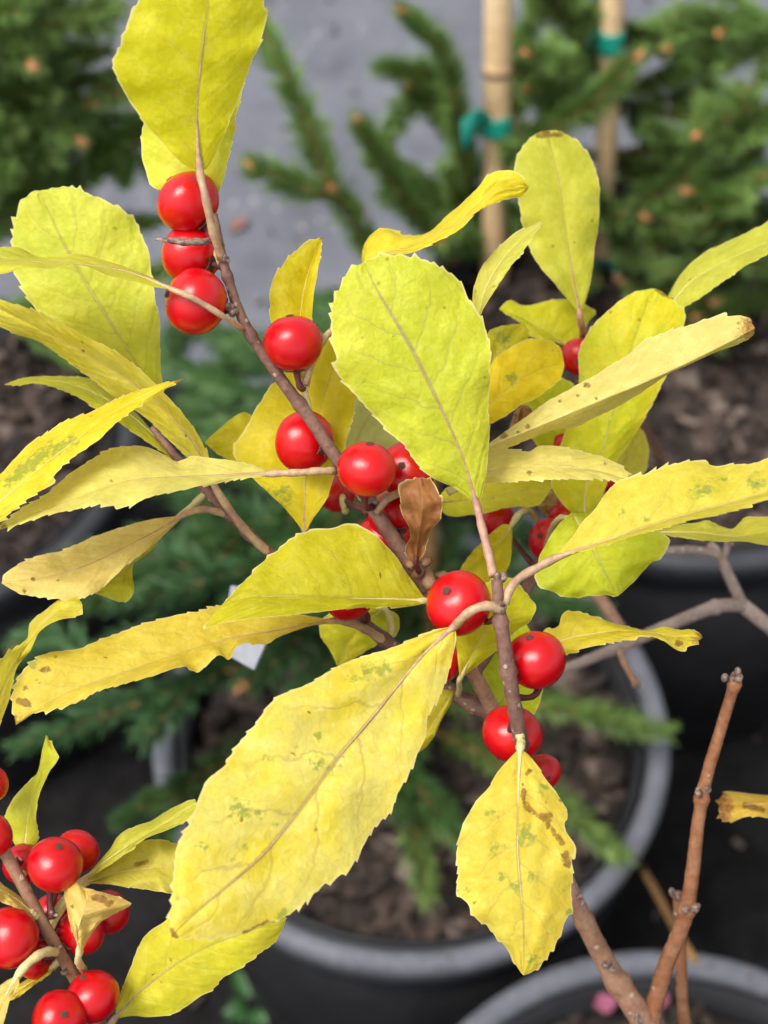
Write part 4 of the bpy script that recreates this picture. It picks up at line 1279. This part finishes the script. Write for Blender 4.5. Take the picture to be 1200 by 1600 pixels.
# L31 leaf behind the main stem
leaf(shrub, [(476, 834), (478, 750), (495, 660), (522, 570), (545, 500)], [(455, 806), (400, 752), (366, 712), (384, 670), (400, 634), (437, 592), (495, 540)], [(488, 812), (505, 787), (519, 755), (540, 690), (556, 622), (566, 560)], (.217, .216, .2165, .218, .219), (216, 196, 34), (224, 202, 40), ld=1.5, rd=-2.0,
     pet=[(480, 865, .2175), (490, 908, .2205)], pmat=M_PET, vein=.2, veincol=(206, 190, 100), tooth=.28, greens=[([(440, 775)], 30)])
leaf(shrub, [(450, 770), (410, 710), (370, 685), (320, 692)], [(420, 690), (385, 645), (345, 668)], [(430, 770), (380, 730), (345, 712)], (.226, .227, .228, .229), (212, 196, 34), (220, 200, 40), tooth=.1, vein=.1, pet=[(478, 830, .222)])
# L33 small leaf above the berry
leaf(shrub, [(474, 600), (468, 520), (478, 440), (503, 370)], [(445, 560), (422, 492), (423, 448), (440, 418), (470, 385)], [(484, 540), (488, 485), (493, 440), (500, 402)], (.208, .2095, .211, .212), (214, 192, 28), (222, 204, 48), ld=-1, rd=(-1, -5, -5, -2), pet=[(478, 620, .207), (484, 648, .206)], tip=.97, vein=.12, tooth=.28, bump=.35)
# L34 pale leaf in the gap
leaf(shrub, [(530, 745), (560, 680), (600, 610), (630, 560)], [(520, 700), (535, 640), (570, 590)], [(590, 740), (625, 690), (645, 620)], (.232, .232, .232, .232), (206, 206, 132), (212, 210, 140), vein=.1, tooth=.1, pet=[(540, 800, .224)])
# L35 the big front leaf
leaf(shrub, [(710, 979), (667, 1017), (625, 1067), (575, 1129), (529, 1183), (483, 1246), (417, 1329), (367, 1375), (312, 1421), (268, 1464)],
     [(680, 984), (650, 996), (596, 1017), (537, 1037), (487, 1067), (450, 1083), (420, 1105), (395, 1130), (370, 1162), (349, 1199), (330, 1217), (311, 1251), (296, 1289), (277, 1326), (272, 1360), (269, 1405), (266, 1440)],
     [(713, 995), (708, 1025), (696, 1062), (683, 1092), (667, 1117), (665, 1150), (650, 1187), (625, 1233), (612, 1269), (587, 1289), (567, 1321), (542, 1354), (512, 1379), (475, 1412), (446, 1433), (417, 1441), (380, 1458), (340, 1464), (300, 1465)],
     (.1985, .195, .191, .187, .182, .178), (230, 214, 112), (232, 208, 72), ld=-.6, rd=(0, .6, 1, .5), pet=[(725, 963, .1955), (745, 950, .1943), (768, 947, .1945), (784, 955, .1955)], pr=(.6, .3), pmat=M_PET, vein=.45, veincol=(178, 150, 84), tooth=.36, nv=6.0, dense=1.1, transl=.3,
     greens=[([(575, 1050), (600, 1045)], 20), ([(500, 1150)], 16), ([(495, 1195)], 22), ([(375, 1265)], 30), ([(315, 1320)], 14), ([(370, 1345)], 14), ([(425, 1285)], 10), ([(520, 1200)], 20), ([(420, 1185)], 12), ([(400, 1270)], 18), ([(555, 1060)], 14), ([(440, 1430)], 18), ([(460, 1165)], 10), ([(380, 1320)], 9)],
     stains=[([(268, 1455), (275, 1466)], 12), ([(460, 1178)], 5), ([(420, 1235), (430, 1230)], 5), ([(383, 1458), (420, 1440)], 7), ([(375, 1280)], 9), ([(482, 1112)], 4), ([(535, 1182)], 5)], label='large yellow leaf with grey-green spots in the foreground')
# L37 hanging leaf with the brown crack
leaf(shrub, [(813, 1168), (810, 1237), (809, 1325), (813, 1383), (818, 1442), (818, 1524)], [(802, 1179), (778, 1205), (764, 1229), (740, 1258), (729, 1278), (720, 1307), (713, 1337), (713, 1372), (718, 1398), (734, 1413), (743, 1433), (758, 1443), (775, 1462), (796, 1488), (807, 1509)],
     [(831, 1185), (854, 1220), (874, 1246), (886, 1270), (884, 1290), (898, 1322), (892, 1340), (893, 1372), (892, 1421), (883, 1442), (872, 1468), (851, 1497), (834, 1517)], (.199, .1945, .1925, .192, .194), (222, 202, 92), (224, 196, 78), ld=1.5, rd=1.5, tooth=.3, vein=.35, veincol=(168, 146, 84), nv=6, dense=1.6, transl=.3,
     pet=[(814, 1157, .2008), (811, 1145, .2005)], pr=(.6, .22), stains=[([(818, 1235), (822, 1258), (838, 1272), (852, 1280), (862, 1296), (880, 1318)], 9), ([(850, 1274), (862, 1276)], 9), ([(883, 1335), (886, 1350)], 13), ([(824, 1208), (829, 1204)], 7), ([(850, 1255)], 6), ([(817, 1226)], 6), ([(876, 1250)], 7), ([(742, 1410)], 6), ([(785, 1369)], 5), ([(775, 1352)], 4)],
     greens=[([(820, 1300), (825, 1310)], 22), ([(848, 1232)], 18), ([(775, 1325)], 18), ([(805, 1385)], 20), ([(832, 1500)], 20), ([(830, 1370)], 14), ([(770, 1272)], 16), ([(725, 1392)], 14), ([(785, 1370)], 14), ([(888, 1425)], 10)], label='hanging yellow leaf with a winding brown crack')
# L38 tattered leaf to the right of the berries
leaf(shrub, [(838, 1018), (880, 1000), (950, 987), (1020, 988), (1060, 995), (1098, 996)], [(850, 985), (870, 980), (881, 959), (900, 957), (930, 964), (960, 974), (990, 981), (1012, 985), (1035, 979), (1060, 984), (1085, 985)], [(862, 1024), (885, 1022), (930, 1008), (975, 1000), (1012, 994), (1036, 1001), (1058, 1014), (1080, 1008)],
     (.209, .208, .2075, .207), (222, 202, 70), (216, 194, 66), ld=(1, 4, 4, 2), rd=(-1, -3, -3, -2), tip=.93, tooth=.4, vein=.2, pet=[(815, 1028, .2035), (795, 1035, .1985)], stains=[([(1060, 1005)], 12)])
# L39-L42 leaves half hidden round the front twig
leaf(shrub, [(718, 1062), (745, 1010), (775, 960), (803, 904)], [(715, 1020), (712, 980), (740, 930), (775, 905)], [(740, 1045), (775, 1017), (804, 987), (829, 971), (834, 946), (818, 922)], (.2125, .211, .2095, .2095), (206, 200, 38), (216, 206, 44), ld=-1, rd=1, pet=[(718, 1075, .218), (716, 1086, .2225)], pr=(.4, .2), tooth=.2, vein=.15)
leaf(shrub, [(770, 1120), (790, 1070), (800, 1000), (805, 950)], [(750, 1080), (752, 1030), (775, 980)], [(830, 1120), (848, 1075), (840, 1010)], (.2245, .226, .227, .228), (200, 212, 42), (208, 214, 50), tooth=.1, vein=.1, pet=[(772, 1130, .223)])
leaf(shrub, [(800, 820), (775, 855), (745, 885), (715, 900)], [(785, 820), (750, 850), (722, 884)], [(800, 850), (792, 890), (760, 915)], (.229, .228, .227, .227), (216, 196, 34), (222, 204, 44), tooth=.1, vein=.1, pet=[(812, 802, .232), (830, 800, .24), (850, 830, .2425)])
leaf(shrub, [(600, 950), (570, 975), (545, 1005), (528, 1042)], [(555, 945), (505, 965), (498, 985), (515, 1015)], [(620, 960), (622, 990), (590, 1006), (552, 1030)], (.224, .226, .227, .228), (196, 198, 40), (214, 204, 60), tooth=.15, vein=.15, pet=[(612, 975, .2225), (608, 1003, .2222)])
leaf(shrub, [(708, 1078), (690, 1110), (665, 1150), (630, 1190)], [(680, 1080), (650, 1110), (625, 1160)], [(706, 1095), (690, 1125), (668, 1165)], (.2225, .220, .218, .217), (222, 204, 70), (226, 208, 80), tooth=.1, vein=.1)
# L45 brown dried leaf
leaf(shrub, [(650, 880), (654, 840), (660, 800), (658, 746)], [(640, 875), (634, 858), (641, 838), (640, 826), (628, 800), (626, 765), (640, 752)], [(661, 868), (667, 847), (673, 828), (688, 810), (691, 787), (681, 766), (670, 750)], (.207, .204, .2015, .2025), (134, 84, 54), (150, 98, 68), ld=(-.5, -1.5, .5, 2.0), rd=(-.5, 1.5, -1.8, .5), camber=-.3, tooth=.3, vein=.1, transl=.12, speck=0,
     pet=[(655, 895, .209)], label='shrivelled brown dead leaf in the middle of the shrub', rumple=1.1, bump=.0, wave=.8, pucker=1.2, nv=2.0, pr=(.4, .03), pmat=M_STALK)
leaf(shrub, [(800, 700), (806, 672), (815, 652), (818, 632)], [(792, 690), (797, 665), (808, 640)], [(812, 688), (826, 668), (832, 650), (828, 636)], (.236, .2345, .234, .2345), (136, 92, 66), (152, 108, 80), ld=1, rd=-2, tooth=.2, vein=.1, transl=.12, speck=0, rumple=.9, wave=.8, nv=2.0, pr=(.3, .03), pet=[(800, 730, .24), (868, 800, .2445)], pmat=M_STALK)
leaf(shrub, [(868, 812), (858, 795), (848, 782), (852, 764)], [(852, 806), (840, 790), (840, 774)], [(872, 798), (870, 782), (862, 768)], (.2425, .2415, .241, .241), (196, 160, 112), (206, 174, 126), ld=1, rd=-2, tooth=.2, vein=.1, transl=.2, speck=0, rumple=.9, wave=.8, nv=2.0, pr=(.3, .03))
# L51 tan leaf at the right edge, L52 strip above the grey branch
leaf(shrub, [(1290, 1262), (1240, 1258), (1180, 1256), (1123, 1262)], [(1260, 1246), (1200, 1243), (1160, 1239), (1136, 1237), (1126, 1248)], [(1260, 1282), (1200, 1278), (1165, 1275), (1140, 1284), (1126, 1274)], (.236, .235, .234, .2335), (206, 164, 62), (212, 172, 74), ld=(3, 5, 4, 2), rd=(-3, -4, -3, -1), tip=.84, vein=.2, tooth=.4, pet=[(1292, 1268, .2445)], stains=[([(1190, 1265), (1165, 1258)], 10)])
leaf(shrub, [(1022, 832), (1090, 832), (1150, 838), (1210, 830), (1270, 820)], [(1050, 822), (1087, 817), (1105, 813), (1125, 822), (1144, 826), (1164, 809), (1190, 808), (1230, 805)], [(1046, 837), (1087, 843), (1125, 846), (1162, 846), (1205, 852), (1240, 840)], (.222, .220, .219, .219), (206, 198, 70), (212, 200, 80), ld=(2, 5, 5, 3), rd=(-2, -5, -5, -3), vein=.12, tooth=.3, pet=[(960, 850, .230), (880, 870, .2395)])
# curled dry stipule by the second berry
v, f = tube_data(catmull(px((338, 376, .199), (300, 378, .1965), (268, 376, .196), (243, 374, .1965)), 16), [.35 / 1000, .55 / 1000, .45 / 1000, .15 / 1000], 7, rough=.35, seed=4)
mesh_ob('dry_flower_scrap', v, f, M_BUD, shrub)

# berries: pixel centre, pixel radius, depth, where the stalk meets the twig, end scar
for a in [
    (294, 315, 50, .2015, (345, 385, .2005), None), (300, 396, 49, .2045, (350, 420, .2008), None), (306, 471, 52, .2000, (372, 488, .2015), None),
    (458, 536, 47, .2020, (474, 606, .2040), None), (476, 690, 49, .2108, (525, 712, .206), None), (573, 733, 46, .2015, (585, 790, .207), (578, 690)),
    (527, 772, 29, .2300, (575, 800, .215), None), (637, 736, 46, .2095, (590, 792, .2075), (627, 727)), (613, 804, 38, .2140, (640, 872, .2105), None),
    (600, 843, 44, .2190, (645, 890, .2115), None), (717, 943, 52, .2020, (778, 965, .1965), (695, 920)), (837, 1031, 47.5, .2015, (800, 1090, .1985), (826, 991)),
    (800, 1146, 48, .2065, (806, 1112, .2), (815, 1105)), (849, 1205, 28, .2180, (822, 1190, .211), (858, 1216)), (690, 1030, 36, .2150, (722, 1030, .2175), None),
    (545, 930, 41, .2140, (565, 970, .2215), (520, 905)), (776, 811, 30, .2420, (838, 888, .239), None), (859, 843, 34, .2350, (866, 810, .244), (842, 836)),
    (888, 809, 31, .2400, (880, 765, .2455), None), (904, 557, 29, .2400, (909, 548, .2435), None), (885, 702, 27, .2400, (893, 690, .2465), None), (948, 748, 22, .2420, (893, 700, .2465), None)]:
    berry(shrub, *a)

# ------------------------------------------------------------------ the second winterberry at the lower left corner
b2 = Wz(200, 1800, 0.0)
shrub2 = thing('winterberry_shrub', b2, 'winterberry shrub with crowded red berries cut off by the lower left corner', 'shrub', 'winterberry shrubs')
stem(shrub2, np.array([b2 + (0, 0, -0.01), b2 * 0.6 + W(200, 1700, .28) * 0.4 + (0.01, 0, 0), W(190, 1660, .23)] + px((150, 1590, .2085), (118, 1530, .2045), (60, 1430, .2015), (10, 1335, .1995), (-40, 1240, .199), (-60, 1150, .199))),
     [2.6, 2.2, 1.7, 1.3, 1.15, 1.05, .95, .85], M_STEM_THICK, 'stem', n=110, nodes=((.72, .2), (.8, .2)), seed=22)
bud(shrub2, 84, 1428, .2005, .5, (0.4, -.5, .6), 2, 31)
bud(shrub2, 92, 1488, .2015, .6, (0.4, -.5, .6), 3, 32)
bud(shrub2, 100, 1520, .2025, .5, (-0.4, -.5, .6), 2, 33)
leaf(shrub2, [(178, 1593), (217, 1551), (270, 1510), (322, 1480), (364, 1464), (448, 1434)], [(187, 1555), (202, 1517), (214, 1487), (226, 1465), (255, 1439), (290, 1415), (340, 1405), (400, 1412)], [(202, 1588), (240, 1589), (285, 1577), (307, 1562), (330, 1547), (352, 1525), (394, 1499), (431, 1469)],
     (.206, .204, .201, .1985), (214, 206, 56), (222, 208, 66), ld=1, rd=1, tooth=.25, vein=.3, veincol=(176, 164, 84), pet=[(172, 1602, .207), (160, 1615, .2115)], pmat=M_PET, stains=[([(266, 1497)], 7), ([(240, 1522)], 5), ([(250, 1533)], 4), ([(298, 1467)], 6), ([(330, 1473)], 4)], label='yellow leaf low down behind the large front leaf')
leaf(shrub2, [(40, 1330), (45, 1270), (62, 1215), (72, 1148)], [(22, 1318), (9, 1277), (19, 1251), (37, 1229), (58, 1208), (66, 1172)], [(58, 1315), (56, 1274), (62, 1240), (75, 1210), (91, 1184), (80, 1165)], (.2115, .211, .2105, .2105), (202, 200, 64), (208, 204, 72), cback=(208, 204, 100), ld=(0, 3, 3, 0), rd=(-1, -4, -4, -1), tooth=.25, vein=.12, pet=[(38, 1360, .207), (30, 1376, .201)])
leaf(shrub2, [(128, 1376), (175, 1338), (235, 1300), (310, 1256)], [(160, 1340), (172, 1326), (187, 1304), (210, 1291), (232, 1285), (270, 1262), (300, 1250)], [(150, 1365), (190, 1338), (225, 1312), (262, 1296), (300, 1277)], (.205, .2045, .204, .204), (196, 190, 76), (202, 196, 84), ld=4, rd=-3, tooth=.25, vein=.1, pet=[(105, 1400, .2055), (72, 1448, .202)])
leaf(shrub2, [(132, 1380), (190, 1362), (250, 1355), (330, 1350)], [(165, 1345), (221, 1315), (245, 1313), (280, 1319), (310, 1330)], [(169, 1382), (225, 1389), (270, 1396), (310, 1385)], (.2065, .2065, .206, .206), (196, 182, 84), (200, 186, 92), ld=2, rd=-2, tooth=.2, vein=.1, pet=[(108, 1402, .2065), (76, 1454, .2025)], transl=.25, stains=[([(212, 1352), (230, 1346)], 7)])
leaf(shrub2, [(124, 1486), (122, 1455), (133, 1418), (140, 1398), (150, 1392)], [(118, 1469), (107, 1435), (101, 1392), (109, 1371), (130, 1386)], [(129, 1484), (139, 1465), (157, 1442), (187, 1424), (204, 1411), (170, 1397)], (.198, .1965, .196, .1965, .198), (210, 172, 92), (216, 184, 108), ld=(0, 3, 4, 1), rd=(0, 3, 4, 1), tooth=.12, vein=.1, transl=.2, pet=[(122, 1500, .199), (130, 1515, .2035)], pmat=M_PET_Y,
     stains=[([(113, 1417)], 7), ([(150, 1402), (170, 1410)], 13)], label='small folded tan leaf over the lower left berries')
leaf(shrub2, [(28, 1524), (12, 1550), (0, 1580), (-18, 1640)], [(10, 1532), (-10, 1550), (-30, 1590)], [(30, 1537), (17, 1558), (8, 1590), (-2, 1620)], (.1955, .1945, .194, .194), (224, 200, 110), (228, 206, 120), ld=3, rd=-3, tooth=.15, vein=.1, pet=[(45, 1504, .1962), (67, 1489, .198), (88, 1487, .2015)], pr=(.6, .25), pmat=M_PET_Y)
leaf(shrub2, [(84, 1510), (60, 1528), (40, 1540), (5, 1565)], [(70, 1512), (49, 1526), (20, 1545)], [(80, 1520), (52, 1540), (25, 1560)], (.206, .207, .207, .207), (214, 186, 60), (220, 190, 70), ld=2, rd=-2, tooth=.1, pet=[(95, 1500, .204)])
leaf(shrub2, [(52, 1428), (30, 1408), (5, 1393), (-30, 1375)], [(35, 1404), (10, 1386), (-15, 1368)], [(40, 1424), (10, 1412), (-15, 1400)], (.2005, .1995, .199, .199), (218, 196, 104), (222, 200, 112), ld=3, rd=-2, tooth=.15, pet=[(58, 1433, .201)])
for a in [
    (-18, 1226, 31, .2060, (-40, 1240, .2), None), (-16, 1306, 36, .1975, (-10, 1300, .2), None), (36, 1350, 32, .2080, (20, 1355, .2005), None), (86, 1351, 44, .2000, (82, 1435, .2015), (94, 1317)),
    (120, 1330, 36, .2090, (75, 1440, .203), None), (168, 1426, 35, .2120, (95, 1490, .204), None), (126, 1457, 38, .2060, (95, 1485, .2035), None), (82, 1424, 28, .2110, (70, 1445, .203), None),
    (15, 1465, 47, .1985, (88, 1478, .2025), (-12, 1470)), (58, 1456, 30, .2100, (75, 1460, .203), None), (54, 1499, 30, .2070, (95, 1492, .2035), None), (145, 1557, 42, .2010, (120, 1530, .2045), (127, 1523)), (93, 1590, 43, .1975, (118, 1540, .205), (102, 1584))]:
    berry(shrub2, *a)

# ------------------------------------------------------------------ bare grey branch on the right
b3 = Wz(1420, 1330, 0.0)
bare = thing('bare_branch', b3, 'bare grey forked branch reaching in from the right edge', 'branch')
stem(bare, np.array([b3 + (0, 0, -0.01), b3 * 0.5 + W(1330, 1120, .33) * 0.5 + (0.01, 0, 0.03), W(1290, 1060, .31)] + px((1200, 978, .291), (1156, 942, .285))), [3.4, 2.8, 2.0, 1.6, 1.45], M_GREYBARK, 'limb', n=70, seed=31)
stem(bare, [(1160, 946, .2855), (1120, 948, .282), (1050, 975, .281), (970, 1010, .285), (880, 1046, .298), (815, 1068, .31)], [1.35, 1.25, 1.15, 1.05, .95, .8], M_GREYBARK, 'twig', n=60, nodes=((.12, .4), (.5, .35)), seed=32)
stem(bare, [(1158, 942, .285), (1140, 902, .282), (1120, 862, .28), (1108, 850, .28)], [1.2, 1.1, 1.0, .9], M_GREYBARK, 'twig', n=30, nodes=((.4, .25),), seed=33)
stem(bare, [(1122, 866, .28), (1085, 860, .279), (1030, 860, .28), (975, 855, .283)], [.95, .85, .75, .6], M_GREYBARK, 'twig', n=30, nodes=((.35, .25),), seed=34)
stem(bare, [(1128, 878, .281), (1136, 856, .279), (1138, 846, .2785)], [.8, .65, .6], M_GREYBARK, 'twig', n=14, seed=35)
stem(bare, [(968, 1012, .285), (975, 1035, .283), (996, 1072, .280)], [.75, .65, .7], M_STEM_THICK, 'twig', n=20, nodes=((.95, .3),), seed=36)
stem(bare, [(985, 1005, .286), (962, 970, .30), (932, 925, .32), (905, 880, .335)], [1.2, 1.3, 1.4, 1.5], M_STEM_THICK, 'twig', n=24, seed=37)
bud(bare, 1139, 852, .2785, .8, (0.4, -.5, .6), 2, 41)
bud(bare, 997, 1074, .2795, .7, (0.2, -.5, -.6), 2, 42)

# thin dry stems on the dark ground at the lower right
for name, pts, lab in (('dry_stem', [Wz(990, 1335, .02), W(1028, 1398, .62), W(1056, 1452, .57), W(1085, 1500, .53)], 'thin dry brown stem behind the fork of orange stems'),
                       ('dry_stem', [Wz(1055, 750, ZR), W(1028, 708, .66), W(1005, 670, .55), W(985, 635, .48)], 'thin reddish dry stem over the mulch beside the yellow leaves')):
    v, f = tube_data(catmull(pts, 14), [.0020, .0016], 7)
    tag(mesh_ob(name, v, f, M_ORANGE if 'reddish' in lab else M_STRAW, None, origin=pts[0]), lab, 'stem', 'dry stems')

# white tag hanging from the left branch behind the long yellow leaf
tg = W(470, 905, .222)
tagt = thing('plant_tag', tg, 'white plastic plant tag peeping out below the long yellow leaf', 'plant tag')
q = np.array(px((362, 915, .268), (442, 932, .260), (432, 970, .262), (398, 1046, .268), (345, 1016, .274)))
nrm = np.cross(q[1] - q[0], q[3] - q[0])
nrm /= np.linalg.norm(nrm)
V = np.vstack([q + nrm * 0.0003, q - nrm * 0.0003])
F = [(0, 1, 2, 3, 4), (9, 8, 7, 6, 5)] + [(i, i + 5, (i + 1) % 5 + 5, (i + 1) % 5) for i in range(5)]
mesh_ob('tag_plate', V, F, M_TAG, tagt, smooth=False)
v, f = tube_data(catmull([tg, W(455, 925, .24), q[0] * 0.3 + q[1] * 0.7 - nrm * .0006], 12), [.0005, .0005], 6)
mesh_ob('strap', v, f, M_TAG, tagt)
